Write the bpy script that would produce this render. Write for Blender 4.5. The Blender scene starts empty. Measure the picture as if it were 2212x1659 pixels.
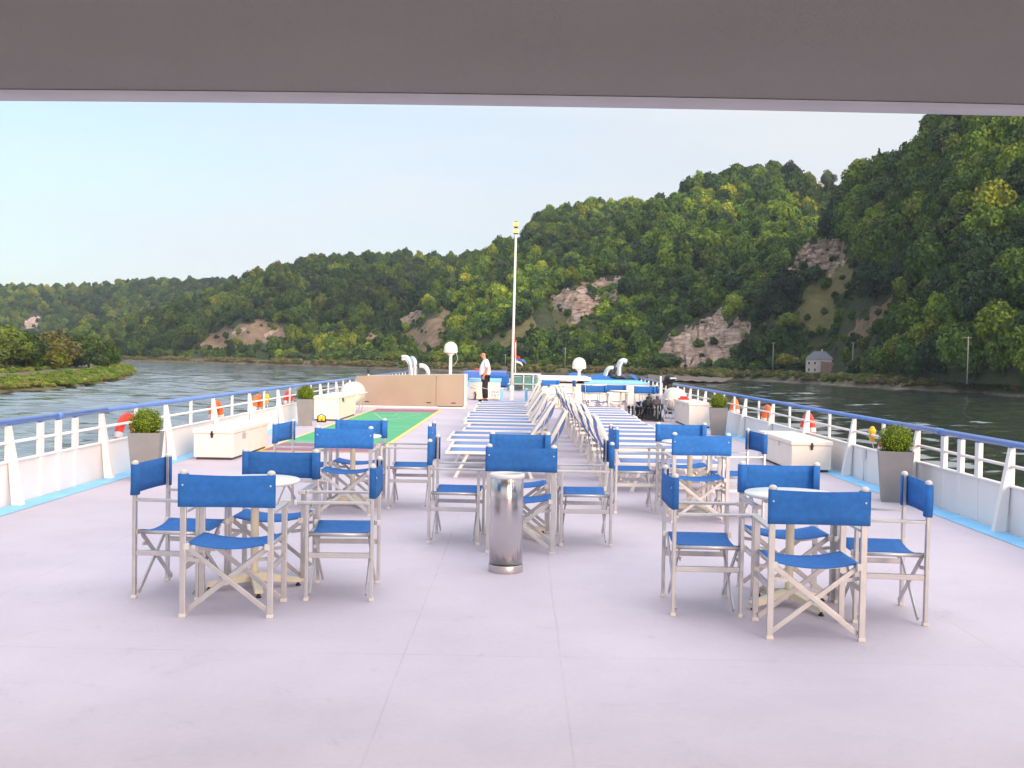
import bpy, bmesh, math, random
import numpy as np
from mathutils import Vector, Matrix

random.seed(7)
RNG = np.random.default_rng(11)
PI = math.pi
scene = bpy.context.scene
COL = scene.collection

# ------------------------------------------------------------------ camera
CAMH = 1.6
FPX = 2239.0                      # focal length in pixels of a 2212 px wide picture
ROLL = math.radians(1.0)
_y = Vector(((1125 - 1106) / FPX, (829.5 - 771) / FPX, -1)).normalized()
_z = Vector((math.sin(ROLL), math.cos(ROLL), 0)); _z = (_z - _z.dot(_y) * _y).normalized()
_x = _y.cross(_z)
MW = Matrix((_x, _y, _z))         # camera vector -> world vector
cam_data = bpy.data.cameras.new("camera")
cam = bpy.data.objects.new("camera", cam_data)
COL.objects.link(cam)
cam.matrix_world = Matrix.Translation((0, 0, CAMH)) @ MW.to_4x4()
cam_data.sensor_width = 36
cam_data.lens = 36 * FPX / 2212
cam_data.clip_start = 0.05
cam_data.clip_end = 12000
scene.camera = cam

def ray(x, y):
    return MW @ Vector(((x - 1106) / FPX, (829.5 - y) / FPX, -1))
def gp(x, y, z=0.0):              # point of the horizontal plane z seen at picture point x, y
    d = ray(x, y); t = (z - CAMH) / d.z
    return Vector((d.x * t, d.y * t, z))
def dp(x, y, D):                  # point at distance D ahead
    d = ray(x, y); t = D / d.y
    return Vector((d.x * t, D, CAMH + d.z * t))
MWI = np.array(MW.transposed())
def project(P):
    c = (np.asarray(P, float) - np.array([0, 0, CAMH])) @ MWI.T
    return 1106 + FPX * c[:, 0] / -c[:, 2], 829.5 - FPX * c[:, 1] / -c[:, 2]

# ------------------------------------------------------------------ world, sun, exposure
SUN_EL, SUN_AZ = math.radians(14), math.radians(150)      # azimuth clockwise from +Y
world = bpy.data.worlds.new("World"); scene.world = world
world.use_nodes = True
nt = world.node_tree; nt.nodes.clear()
def N(t, typ, **kw):
    n = t.nodes.new(typ)
    for k, v in kw.items():
        setattr(n, k, v)
    return n
out = N(nt, 'ShaderNodeOutputWorld'); bg = N(nt, 'ShaderNodeBackground')
sky = N(nt, 'ShaderNodeTexSky', sky_type='NISHITA')
sky.sun_disc = False; sky.sun_elevation = SUN_EL; sky.sun_rotation = SUN_AZ
sky.air_density = 1.0; sky.dust_density = 1.5; sky.ozone_density = 2.0
tc = N(nt, 'ShaderNodeTexCoord')
mp = N(nt, 'ShaderNodeMapping'); mp.inputs['Scale'].default_value = (1.2, 1.2, 6)
nz = N(nt, 'ShaderNodeTexNoise'); nz.inputs['Scale'].default_value = 1.6; nz.inputs['Detail'].default_value = 5
sx = N(nt, 'ShaderNodeSeparateXYZ')
m1 = N(nt, 'ShaderNodeMath', operation='MULTIPLY_ADD'); m1.inputs[1].default_value = 0.6; m1.inputs[2].default_value = 0.84
m2 = N(nt, 'ShaderNodeMath', operation='MULTIPLY_ADD'); m2.inputs[1].default_value = 1.1; m2.use_clamp = True
mx = N(nt, 'ShaderNodeMix', data_type='RGBA')
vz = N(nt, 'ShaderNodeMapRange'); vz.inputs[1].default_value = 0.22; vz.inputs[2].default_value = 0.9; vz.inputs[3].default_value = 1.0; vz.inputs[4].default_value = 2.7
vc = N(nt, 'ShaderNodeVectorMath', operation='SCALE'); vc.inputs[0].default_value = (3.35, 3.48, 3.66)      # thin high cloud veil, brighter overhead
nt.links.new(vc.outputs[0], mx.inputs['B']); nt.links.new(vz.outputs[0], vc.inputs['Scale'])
L = nt.links.new
L(tc.outputs['Generated'], mp.inputs['Vector']); L(mp.outputs[0], nz.inputs['Vector'])
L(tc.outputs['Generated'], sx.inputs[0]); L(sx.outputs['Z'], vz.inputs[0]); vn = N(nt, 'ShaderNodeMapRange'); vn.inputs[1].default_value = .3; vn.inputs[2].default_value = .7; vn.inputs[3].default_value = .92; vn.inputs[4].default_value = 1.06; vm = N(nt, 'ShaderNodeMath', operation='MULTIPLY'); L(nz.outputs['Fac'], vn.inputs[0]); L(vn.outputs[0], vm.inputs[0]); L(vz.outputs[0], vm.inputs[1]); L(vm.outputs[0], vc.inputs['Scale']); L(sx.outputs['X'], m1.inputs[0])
m3 = N(nt, 'ShaderNodeMath', operation='SUBTRACT'); m3.inputs[1].default_value = 0.5
L(nz.outputs['Fac'], m3.inputs[0]); L(m3.outputs[0], m2.inputs[0]); L(m1.outputs[0], m2.inputs[2])
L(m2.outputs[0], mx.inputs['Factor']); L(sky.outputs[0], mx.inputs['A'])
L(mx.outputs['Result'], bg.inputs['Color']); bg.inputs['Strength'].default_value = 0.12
L(bg.outputs[0], out.inputs[0])

sun_d = bpy.data.lights.new("sun", 'SUN'); sun = bpy.data.objects.new("sun", sun_d); COL.objects.link(sun)
sun_d.energy = 2.1; sun_d.angle = math.radians(25); sun_d.color = (1.0, 0.72, 0.50)
sdir = Vector((math.sin(SUN_AZ) * math.cos(SUN_EL), math.cos(SUN_AZ) * math.cos(SUN_EL), math.sin(SUN_EL)))
sun.rotation_euler = sdir.to_track_quat('Z', 'Y').to_euler()
sun.location = sdir * 50

scene.view_settings.view_transform = 'Standard'
scene.view_settings.look = 'None'
scene.view_settings.exposure = 1.10
scene.view_settings.gamma = 1
scene.cycles.volume_bounces = 0
scene.cycles.max_bounces = 6
scene.cycles.volume_step_rate = 4
scene.cycles.transparent_max_bounces = 8

# ------------------------------------------------------------------ materials
MATS = {}
def mat(name, col, rough=0.6, metal=0.0, var=0.08, scale=6.0, bump=0.0, bscale=60.0, emit=None, spec=0.5):
    m = bpy.data.materials.new(name); m.use_nodes = True
    t = m.node_tree; b = t.nodes['Principled BSDF']
    b.inputs['Roughness'].default_value = rough; b.inputs['Metallic'].default_value = metal
    b.inputs['Specular IOR Level'].default_value = spec
    c = N(t, 'ShaderNodeTexCoord'); n = N(t, 'ShaderNodeTexNoise'); n.inputs['Scale'].default_value = scale; n.inputs['Detail'].default_value = 6
    r = N(t, 'ShaderNodeValToRGB')
    r.color_ramp.elements[0].position = 0.3; r.color_ramp.elements[1].position = 0.7
    r.color_ramp.elements[0].color = tuple(x * (1 - var) for x in col) + (1,)
    r.color_ramp.elements[1].color = tuple(min(1, x * (1 + var)) for x in col) + (1,)
    t.links.new(c.outputs['Object'], n.inputs['Vector']); t.links.new(n.outputs['Fac'], r.inputs[0])
    t.links.new(r.outputs[0], b.inputs['Base Color'])
    if bump:
        n2 = N(t, 'ShaderNodeTexNoise'); n2.inputs['Scale'].default_value = bscale; n2.inputs['Detail'].default_value = 4
        bp = N(t, 'ShaderNodeBump'); bp.inputs['Strength'].default_value = bump; bp.inputs['Distance'].default_value = 0.01
        t.links.new(c.outputs['Object'], n2.inputs['Vector']); t.links.new(n2.outputs['Fac'], bp.inputs['Height'])
        t.links.new(bp.outputs[0], b.inputs['Normal'])
    if emit:
        b.inputs['Emission Color'].default_value = emit[:3] + (1,); b.inputs['Emission Strength'].default_value = emit[3]
    MATS[name] = m
    return m

M_white = mat('white_paint', (0.80, 0.75, 0.73), 0.4, var=0.04, scale=2, bump=0.1, bscale=30)
M_cream = mat('cream_gelcoat', (0.82, 0.73, 0.64), 0.38, var=0.03, scale=3, bump=0.08, bscale=20)
M_blue = mat('blue_paint', (0.07, 0.16, 0.52), 0.35, var=0.08)
M_lblue = mat('light_blue_paint', (0.22, 0.56, 0.86), 0.5, var=0.12, scale=3)
M_rail = mat('rail_blue_paint', (0.12, 0.23, 0.56), 0.32, var=0.08)
M_canvas = mat('blue_canvas', (0.022, 0.145, 0.45), 0.85, var=0.12, scale=25, bump=0.5, bscale=260)
def vary(m, lo, hi):
    t = m.node_tree; b = t.nodes['Principled BSDF']; src = b.inputs['Base Color'].links[0].from_socket
    o = N(t, 'ShaderNodeObjectInfo'); r = N(t, 'ShaderNodeMapRange'); r.inputs[3].default_value = lo; r.inputs[4].default_value = hi
    h = N(t, 'ShaderNodeVectorMath', operation='SCALE'); t.links.new(o.outputs['Random'], r.inputs[0]); t.links.new(src, h.inputs[0]); t.links.new(r.outputs[0], h.inputs['Scale']); t.links.new(h.outputs[0], b.inputs['Base Color'])
vary(M_canvas, .86, 1.14)
M_sling = mat('blue_sling', (0.15, 0.225, 0.45), 0.8, var=0.1, scale=25, bump=0.4, bscale=240)
vary(M_sling, .82, 1.18)
M_alu = mat('aluminium', (0.55, 0.53, 0.53), 0.36, metal=0.6, var=0.06, scale=12)
M_lframe = mat('white_plastic_frame', (0.68, 0.64, 0.60), 0.45, var=0.04)
M_cap = mat('ivory_plastic', (0.62, 0.59, 0.55), 0.4, var=0.03)
M_black = mat('black_rubber', (0.012, 0.012, 0.014), 0.5, var=0.2)
M_dark = mat('dark_metal', (0.05, 0.05, 0.055), 0.5, var=0.2)
M_table = mat('ivory_laminate', (0.82, 0.79, 0.72), 0.35, var=0.03)
M_pole = mat('beige_enamel', (0.72, 0.64, 0.48), 0.4, var=0.05)
M_steel = mat('brushed_steel', (0.62, 0.60, 0.58), 0.16, metal=1.0, var=0.05, scale=4)
M_chrome = mat('chrome_pipe', (0.74, 0.73, 0.75), 0.2, metal=0.95, var=0.05)
M_pot = mat('grey_planter', (0.225, 0.22, 0.225), 0.6, var=0.08, scale=5, bump=0.15)
M_ring_o = mat('orange_ring', (0.88, 0.16, 0.02), 0.5, var=0.08)
M_ring_r = mat('red_ring', (0.80, 0.045, 0.02), 0.5, var=0.08)
M_silver = mat('reflective_tape', (0.62, 0.62, 0.64), 0.5, var=0.05)
M_yellow = mat('yellow_plastic', (0.85, 0.50, 0.02), 0.5, var=0.05)
M_red = mat('red_plastic', (0.75, 0.03, 0.02), 0.45, var=0.08)
M_skin = mat('skin', (0.60, 0.25, 0.17), 0.6, var=0.08, scale=20)
M_shirt = mat('white_cotton', (0.80, 0.79, 0.80), 0.9, var=0.03, scale=8, bump=0.6, bscale=14)
M_trouser = mat('dark_cloth', (0.016, 0.014, 0.024), 0.9, var=0.2)
M_sand = mat('sand_fill', (0.25, 0.10, 0.06), 0.9, var=0.3, scale=40)
M_trunk = mat('bark', (0.10, 0.075, 0.055), 0.9, var=0.3, scale=2)
M_wood = mat('weathered_wood', (0.34, 0.31, 0.29), 0.9, var=0.2, scale=3)
M_stucco = mat('pale_render', (0.55, 0.47, 0.45), 0.9, var=0.1, scale=0.6)
M_slate = mat('slate_roof', (0.15, 0.15, 0.19), 0.8, var=0.2, scale=2)
M_brickr = mat('red_brick', (0.27, 0.17, 0.14), 0.9, var=0.2, scale=2)
M_glassd = mat('window_glass', (0.06, 0.07, 0.08), 0.08, var=0.1)
M_green_glass = mat('green_tinted_glass', (0.10, 0.24, 0.22), 0.08, var=0.15)
M_plate = mat('grey_label_plate', (0.45, 0.38, 0.38), 0.5, var=0.1)
M_lamp = mat('lamp_glow', (0.5, 0.3, 0.05), 0.3, emit=(1.0, 0.52, 0.09, 1.25))

def mat_panel():      # warm bare metal casing with faint dents in its reflection
    m = mat('beige_metal_panel', (0.56, 0.42, 0.325), 0.34, metal=0.75, var=0.07, scale=1.2, bump=0.5, bscale=0.9)
    return m
M_panel = mat_panel()

def mat_deck():
    m = bpy.data.materials.new('painted_deck'); m.use_nodes = True
    t = m.node_tree; b = t.nodes['Principled BSDF']; l = t.links.new
    b.inputs['Roughness'].default_value = 0.62
    c = N(t, 'ShaderNodeTexCoord'); s = N(t, 'ShaderNodeSeparateXYZ'); l(c.outputs['Object'], s.inputs[0])
    n = N(t, 'ShaderNodeTexNoise'); n.inputs['Scale'].default_value = 0.5; n.inputs['Detail'].default_value = 8; n.inputs['Roughness'].default_value = 0.62
    l(c.outputs['Object'], n.inputs['Vector'])
    r = N(t, 'ShaderNodeValToRGB'); e = r.color_ramp.elements
    e[0].position = 0.3; e[0].color = (0.455, 0.39, 0.445, 1); e[1].position = 0.7; e[1].color = (0.59, 0.505, 0.565, 1)
    l(n.outputs['Fac'], r.inputs[0])
    n3 = N(t, 'ShaderNodeTexNoise'); n3.inputs['Scale'].default_value = 26; n3.inputs['Detail'].default_value = 5
    l(c.outputs['Object'], n3.inputs['Vector'])
    r3 = N(t, 'ShaderNodeMapRange'); r3.inputs[3].default_value = 0.93; r3.inputs[4].default_value = 1.05
    l(n3.outputs['Fac'], r3.inputs[0])
    # welded plate seams
    seam = None
    wob = N(t, 'ShaderNodeTexNoise'); wob.inputs['Scale'].default_value = 0.7; l(c.outputs['Object'], wob.inputs['Vector'])
    def line(sock, pos, w):
        nonlocal seam
        a = N(t, 'ShaderNodeMath', operation='SUBTRACT'); a.inputs[1].default_value = pos; l(sock, a.inputs[0])
        ww = N(t, 'ShaderNodeMath', operation='MULTIPLY_ADD'); ww.inputs[1].default_value = 0.03; ww.inputs[2].default_value = -0.015
        l(wob.outputs['Fac'], ww.inputs[0])
        a2 = N(t, 'ShaderNodeMath', operation='ADD'); l(a.outputs[0], a2.inputs[0]); l(ww.outputs[0], a2.inputs[1])
        ab = N(t, 'ShaderNodeMath', operation='ABSOLUTE'); l(a2.outputs[0], ab.inputs[0])
        k = N(t, 'ShaderNodeMapRange'); k.inputs[1].default_value = w; k.inputs[2].default_value = w * 2.6; k.inputs[3].default_value = 1; k.inputs[4].default_value = 0
        l(ab.outputs[0], k.inputs[0])
        if seam is None: seam = k.outputs[0]
        else:
            mxx = N(t, 'ShaderNodeMath', operation='MAXIMUM'); l(seam, mxx.inputs[0]); l(k.outputs[0], mxx.inputs[1]); seam = mxx.outputs[0]
    for px in (-3.35, -0.595, 0.24, 2.70): line(s.outputs['X'], px, 0.003)
    for py in (5.5, 11.5, 17.5, 23.5): line(s.outputs['Y'], py, 0.004)
    n4 = N(t, 'ShaderNodeTexNoise'); n4.inputs['Scale'].default_value = 2.2; l(c.outputs['Object'], n4.inputs['Vector'])
    r4 = N(t, 'ShaderNodeMapRange'); r4.inputs[1].default_value = 0.35; r4.inputs[2].default_value = 0.65; r4.inputs[3].default_value = 0.02; r4.inputs[4].default_value = 0.14
    l(n4.outputs['Fac'], r4.inputs[0])
    sm = N(t, 'ShaderNodeMath', operation='MULTIPLY'); l(seam, sm.inputs[0]); l(r4.outputs[0], sm.inputs[1])
    inv = N(t, 'ShaderNodeMath', operation='SUBTRACT'); inv.inputs[0].default_value = 1; l(sm.outputs[0], inv.inputs[1])
    # scattered scuffs
    v = N(t, 'ShaderNodeTexNoise'); v.inputs['Scale'].default_value = 3.1; v.inputs['Detail'].default_value = 9; v.inputs['Roughness'].default_value = 0.75; v.inputs['Distortion'].default_value = 1.5
    l(c.outputs['Object'], v.inputs['Vector'])
    vr = N(t, 'ShaderNodeMapRange'); vr.inputs[1].default_value = 0.28; vr.inputs[2].default_value = 0.42; vr.inputs[3].default_value = 0.84; vr.inputs[4].default_value = 1.0
    l(v.outputs['Fac'], vr.inputs[0])
    a = N(t, 'ShaderNodeMath', operation='MULTIPLY'); l(inv.outputs[0], a.inputs[0]); l(r3.outputs[0], a.inputs[1])
    a2 = N(t, 'ShaderNodeMath', operation='MULTIPLY'); l(a.outputs[0], a2.inputs[0]); l(vr.outputs[0], a2.inputs[1])
    mm = N(t, 'ShaderNodeVectorMath', operation='SCALE'); l(r.outputs[0], mm.inputs[0]); l(a2.outputs[0], mm.inputs['Scale'])
    l(mm.outputs[0], b.inputs['Base Color'])
    bp = N(t, 'ShaderNodeBump'); bp.inputs['Strength'].default_value = 0.25; bp.inputs['Distance'].default_value = 0.004
    l(n3.outputs['Fac'], bp.inputs['Height']); l(bp.outputs[0], b.inputs['Normal'])
    return m
M_deck = mat_deck()

def mat_court(name, c1, c2):
    m = mat(name, c1, 0.6, var=0.1, scale=0.8, bump=0.2, bscale=40)
    return m
M_cgreen = mat('court_green', (0.052, 0.37, 0.15), 0.6, var=0.15, scale=1.2, bump=0.2)
M_cpurple = mat('court_purple', (0.30, 0.10, 0.17), 0.6, var=0.15, scale=1.2)
M_cyellow = mat('court_yellow', (0.80, 0.60, 0.16), 0.6, var=0.08)
M_cline = mat('court_line', (0.24, 0.50, 0.35), 0.6, var=0.25, scale=3)

def mat_water():
    m = bpy.data.materials.new('river_water'); m.use_nodes = True
    t = m.node_tree; b = t.nodes['Principled BSDF']; l = t.links.new
    b.inputs['Base Color'].default_value = (0.032, 0.038, 0.036, 1); b.inputs['Roughness'].default_value = 0.07; b.inputs['IOR'].default_value = 2.6
    c = N(t, 'ShaderNodeTexCoord')
    def nz(sc, stretch, det, dist):
        p = N(t, 'ShaderNodeMapping'); p.inputs['Scale'].default_value = stretch; p.inputs['Rotation'].default_value = (0, 0, 0.25)
        q = N(t, 'ShaderNodeTexNoise'); q.inputs['Scale'].default_value = sc; q.inputs['Detail'].default_value = det; q.inputs['Distortion'].default_value = dist
        l(c.outputs['Object'], p.inputs[0]); l(p.outputs[0], q.inputs['Vector']); return q.outputs['Fac']
    a1 = nz(0.10, (0.7, 1.3, 1), 2, 0.6); a2 = nz(0.5, (0.6, 1.5, 1), 3, 0.3)
    k1 = N(t, 'ShaderNodeMath', operation='MULTIPLY'); k1.inputs[1].default_value = 1.5; l(a1, k1.inputs[0])
    k2 = N(t, 'ShaderNodeMath', operation='MULTIPLY_ADD'); k2.inputs[1].default_value = 0.30; l(a2, k2.inputs[0]); l(k1.outputs[0], k2.inputs[2])
    bp = N(t, 'ShaderNodeBump'); bp.inputs['Strength'].default_value = 1.0; bp.inputs['Distance'].default_value = 0.12
    ln = N(t, 'ShaderNodeVectorMath', operation='LENGTH'); l(c.outputs['Object'], ln.inputs[0])
    dd = N(t, 'ShaderNodeMath', operation='MULTIPLY_ADD'); dd.inputs[1].default_value = 0.0016; dd.inputs[2].default_value = 0.02; l(ln.outputs['Value'], dd.inputs[0]); l(dd.outputs[0], bp.inputs['Distance'])
    l(k2.outputs[0], bp.inputs['Height']); l(bp.outputs[0], b.inputs['Normal'])
    return m
M_water = mat_water()

def mat_hill():
    """soil under the trees; attribute 'bare' r = chalk, g = dry grass, b = brown scrub"""
    m = bpy.data.materials.new('hillside'); m.use_nodes = True
    t = m.node_tree; b = t.nodes['Principled BSDF']; l = t.links.new
    b.inputs['Roughness'].default_value = 0.95
    at = N(t, 'ShaderNodeAttribute', attribute_name='bare'); s = N(t, 'ShaderNodeSeparateColor'); l(at.outputs['Color'], s.inputs[0])
    c = N(t, 'ShaderNodeTexCoord')
    n = N(t, 'ShaderNodeTexNoise'); n.inputs['Scale'].default_value = 0.16; n.inputs['Detail'].default_value = 7; n.inputs['Roughness'].default_value = 0.7
    l(c.outputs['Object'], n.inputs['Vector'])
    pm = N(t, 'ShaderNodeMapping'); pm.inputs['Scale'].default_value = (0.12, 0.12, 0.55); l(c.outputs['Object'], pm.inputs[0])
    n2 = N(t, 'ShaderNodeTexNoise'); n2.inputs['Scale'].default_value = 1.0; n2.inputs['Detail'].default_value = 8; n2.inputs['Roughness'].default_value = 0.75; n2.inputs['Distortion'].default_value = 0.8
    l(pm.outputs[0], n2.inputs['Vector'])
    def ramp(sock, *st):
        r = N(t, 'ShaderNodeValToRGB'); e = r.color_ramp.elements
        e[0].position, e[0].color = st[0][0], st[0][1] + (1,); e[1].position, e[1].color = st[-1][0], st[-1][1] + (1,)
        for p, cc in st[1:-1]:
            k = e.new(p); k.color = cc + (1,)
        l(sock, r.inputs[0]); return r.outputs[0]
    soil = ramp(n.outputs['Fac'], (0.3, (0.03, 0.045, 0.012)), (0.7, (0.085, 0.10, 0.028)))
    chalk = ramp(n2.outputs['Fac'], (0.37, (0.10, 0.10, 0.04)), (0.46, (0.48, 0.31, 0.23)), (0.62, (0.84, 0.62, 0.51)))
    dry = ramp(n.outputs['Fac'], (0.3, (0.13, 0.14, 0.035)), (0.5, (0.22, 0.19, 0.06)), (0.7, (0.28, 0.21, 0.10)))
    brown = ramp(n.outputs['Fac'], (0.3, (0.15, 0.11, 0.05)), (0.5, (0.32, 0.20, 0.12)), (0.7, (0.42, 0.29, 0.19)))
    cur = soil
    for ch, colr in (('Green', dry), ('Blue', brown), ('Red', chalk)):
        f = N(t, 'ShaderNodeMath', operation='ADD'); l(s.outputs[ch], f.inputs[0])
        g = N(t, 'ShaderNodeMath', operation='MULTIPLY_ADD'); g.inputs[1].default_value = 1.6; g.inputs[2].default_value = -0.8; l(n2.outputs['Fac'], g.inputs[0]); l(g.outputs[0], f.inputs[1])
        mr = N(t, 'ShaderNodeMapRange'); mr.inputs[1].default_value = 0.42; mr.inputs[2].default_value = 0.58; l(f.outputs[0], mr.inputs[0])
        x = N(t, 'ShaderNodeMix', data_type='RGBA'); l(mr.outputs[0], x.inputs['Factor']); l(cur, x.inputs['A']); l(colr, x.inputs['B'])
        cur = x.outputs['Result']
    l(cur, b.inputs['Base Color'])
    bp = N(t, 'ShaderNodeBump'); bp.inputs['Strength'].default_value = 1.0; bp.inputs['Distance'].default_value = 4.0
    l(n2.outputs['Fac'], bp.inputs['Height']); l(bp.outputs[0], b.inputs['Normal'])
    return m
M_hill = mat_hill()

def mat_bank(name, stops, scale=0.3, dist=0.6):
    m = bpy.data.materials.new(name); m.use_nodes = True
    t = m.node_tree; b = t.nodes['Principled BSDF']; l = t.links.new
    b.inputs['Roughness'].default_value = 0.95
    c = N(t, 'ShaderNodeTexCoord'); n = N(t, 'ShaderNodeTexNoise'); n.inputs['Scale'].default_value = scale; n.inputs['Detail'].default_value = 8; n.inputs['Roughness'].default_value = 0.7
    l(c.outputs['Object'], n.inputs['Vector'])
    r = N(t, 'ShaderNodeValToRGB'); e = r.color_ramp.elements
    e[0].position, e[0].color = stops[0][0], stops[0][1] + (1,); e[1].position, e[1].color = stops[-1][0], stops[-1][1] + (1,)
    for p, cc in stops[1:-1]:
        k = e.new(p); k.color = cc + (1,)
    l(n.outputs['Fac'], r.inputs[0]); l(r.outputs[0], b.inputs['Base Color'])
    bp = N(t, 'ShaderNodeBump'); bp.inputs['Strength'].default_value = 1.0; bp.inputs['Distance'].default_value = dist
    l(n.outputs['Fac'], bp.inputs['Height']); l(bp.outputs[0], b.inputs['Normal'])
    return m
M_bank = mat_bank('bank_earth', [(0.3, (0.06, 0.06, 0.02)), (0.5, (0.12, 0.10, 0.045)), (0.7, (0.17, 0.125, 0.09))])
M_sandbank = mat_bank('pale_shore', [(0.3, (0.09, 0.07, 0.05)), (0.55, (0.17, 0.13, 0.11)), (0.75, (0.34, 0.26, 0.23))])
M_bankgrass = mat_bank('bank_grass', [(0.3, (0.05, 0.075, 0.012)), (0.5, (0.12, 0.125, 0.03)), (0.7, (0.19, 0.15, 0.07))])
M_path = mat_bank('towpath_dirt', [(0.3, (0.09, 0.10, 0.03)), (0.7, (0.20, 0.15, 0.10))])

def mat_leaf(name, mode):
    m = bpy.data.materials.new(name); m.use_nodes = True
    t = m.node_tree; b = t.nodes['Principled BSDF']; l = t.links.new
    b.inputs['Roughness'].default_value = 0.7; b.inputs['Specular IOR Level'].default_value = 0.2
    if mode == 'inst':
        a = N(t, 'ShaderNodeAttribute', attribute_name='tint', attribute_type='INSTANCER'); col = a.outputs['Color']
    else:
        a = N(t, 'ShaderNodeObjectInfo'); col = a.outputs['Color']
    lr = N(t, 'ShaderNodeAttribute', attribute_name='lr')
    mr = N(t, 'ShaderNodeMapRange'); mr.inputs[3].default_value = 0.38; mr.inputs[4].default_value = 1.85; l(lr.outputs['Fac'], mr.inputs[0])  # wide leaf tone range, lit and shaded foliage put into the colour
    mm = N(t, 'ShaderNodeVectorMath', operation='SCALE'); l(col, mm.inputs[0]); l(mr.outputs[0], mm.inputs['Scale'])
    l(mm.outputs[0], b.inputs['Base Color'])
    return m
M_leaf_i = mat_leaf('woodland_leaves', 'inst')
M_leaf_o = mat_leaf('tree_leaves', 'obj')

# ------------------------------------------------------------------ mesh helpers
class MB:
    def __init__(self): self.bm = bmesh.new()
    def box(self, x0, x1, y0, y1, z0, z1, bev=0.0, mtx=None):
        r = bmesh.ops.create_cube(self.bm, size=1)
        vs = r['verts']
        for v in vs:
            v.co = Vector(((x0 + x1) / 2 + v.co.x * (x1 - x0), (y0 + y1) / 2 + v.co.y * (y1 - y0), (z0 + z1) / 2 + v.co.z * (z1 - z0)))
        if bev:
            es = list({e for v in vs for e in v.link_edges})
            rb = bmesh.ops.bevel(self.bm, geom=es, offset=bev, segments=2, affect='EDGES', profile=0.5)
            vs = list({v for f in rb['faces'] for v in f.verts} | {v for v in vs if v.is_valid})
        if mtx is not None:
            for v in vs: v.co = mtx @ v.co
        return self
    def bar(self, a, b, w, h, up=(0, 0, 1), bev=0.0):
        """rectangular bar from a to b, w across, h along the 'up' side"""
        a = Vector(a); b = Vector(b); d = b - a; ln = d.length; d.normalize()
        u = Vector(up); u = (u - u.dot(d) * d)
        if u.length < 1e-6: u = Vector((0, 1, 0)) - d * d.y
        u.normalize(); s = d.cross(u)
        m = Matrix((s, d, u)).transposed().to_4x4(); m.translation = (a + b) / 2
        return self.box(-w / 2, w / 2, -ln / 2, ln / 2, -h / 2, h / 2, bev, m)
    def tube(self, pts, r, seg=10, cap=True):
        pts = [Vector(p) for p in pts]; n = len(pts)
        rs = r if isinstance(r, (list, tuple)) else [r] * n
        rings = []; prev = None
        for i, p in enumerate(pts):
            if i == 0: d = pts[1] - p
            elif i == n - 1: d = p - pts[i - 1]
            else: d = (pts[i + 1] - p).normalized() + (p - pts[i - 1]).normalized()
            d.normalize()
            if prev is None:
                ref = Vector((0, 0, 1)) if abs(d.z) < 0.9 else Vector((1, 0, 0))
                s = d.cross(ref).normalized()
            else:
                s = (prev - prev.dot(d) * d).normalized()
            prev = s; u = s.cross(d)
            rings.append([self.bm.verts.new(p + rs[i] * (math.cos(2 * PI * k / seg) * s + math.sin(2 * PI * k / seg) * u)) for k in range(seg)])
        for i in range(n - 1):
            for k in range(seg):
                self.bm.faces.new((rings[i][k], rings[i][(k + 1) % seg], rings[i + 1][(k + 1) % seg], rings[i + 1][k])).smooth = True
        if cap:
            self.bm.faces.new(rings[0][::-1]); self.bm.faces.new(rings[-1])
        return self
    def lathe(self, prof, seg=24, c=(0, 0, 0), mtx=None, sy=1.0):
        rings = []
        for r, z in prof:
            if r < 1e-5:
                v = self.bm.verts.new((c[0], c[1], c[2] + z)); rings.append([v])
            else:
                rings.append([self.bm.verts.new((c[0] + r * math.cos(2 * PI * k / seg), c[1] + sy * r * math.sin(2 * PI * k / seg), c[2] + z)) for k in range(seg)])
        for i in range(len(rings) - 1):
            A, B = rings[i], rings[i + 1]
            for k in range(seg):
                k2 = (k + 1) % seg
                if len(A) == 1 and len(B) == 1: break
                if len(A) == 1: f = self.bm.faces.new((A[0], B[k], B[k2]))
                elif len(B) == 1: f = self.bm.faces.new((A[k], A[k2], B[0]))
                else: f = self.bm.faces.new((A[k], A[k2], B[k2], B[k]))
                f.smooth = True
        if mtx is not None:
            for rg in rings:
                for v in rg: v.co = mtx @ v.co
        return self
    def sphere(self, c, r, seg=14, rings=8, sc=(1, 1, 1)):
        q = bmesh.ops.create_uvsphere(self.bm, u_segments=seg, v_segments=rings, radius=r)
        for v in q['verts']:
            v.co = Vector((v.co.x * sc[0] + c[0], v.co.y * sc[1] + c[1], v.co.z * sc[2] + c[2]))
            for f in v.link_faces: f.smooth = True
        return self
    def poly(self, pts):
        self.bm.faces.new([self.bm.verts.new(p) for p in pts]); return self
    def grid(self, fn, nu, nv, smooth=True):
        vs = [[self.bm.verts.new(fn(i / nu, j / nv)) for j in range(nv + 1)] for i in range(nu + 1)]
        for i in range(nu):
            for j in range(nv):
                self.bm.faces.new((vs[i][j], vs[i + 1][j], vs[i + 1][j + 1], vs[i][j + 1])).smooth = smooth
        return self
    def prism(self, outline, axis_from, axis_to, conv):
        """outline: 2-D points; conv(p, t) -> 3-D point at t = axis_from / axis_to"""
        a = [self.bm.verts.new(conv(p, axis_from)) for p in outline]; b = [self.bm.verts.new(conv(p, axis_to)) for p in outline]
        self.bm.faces.new(a); self.bm.faces.new(b[::-1]); n = len(outline)
        for i in range(n): self.bm.faces.new((a[i], b[i], b[(i + 1) % n], a[(i + 1) % n]))
        return self
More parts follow.
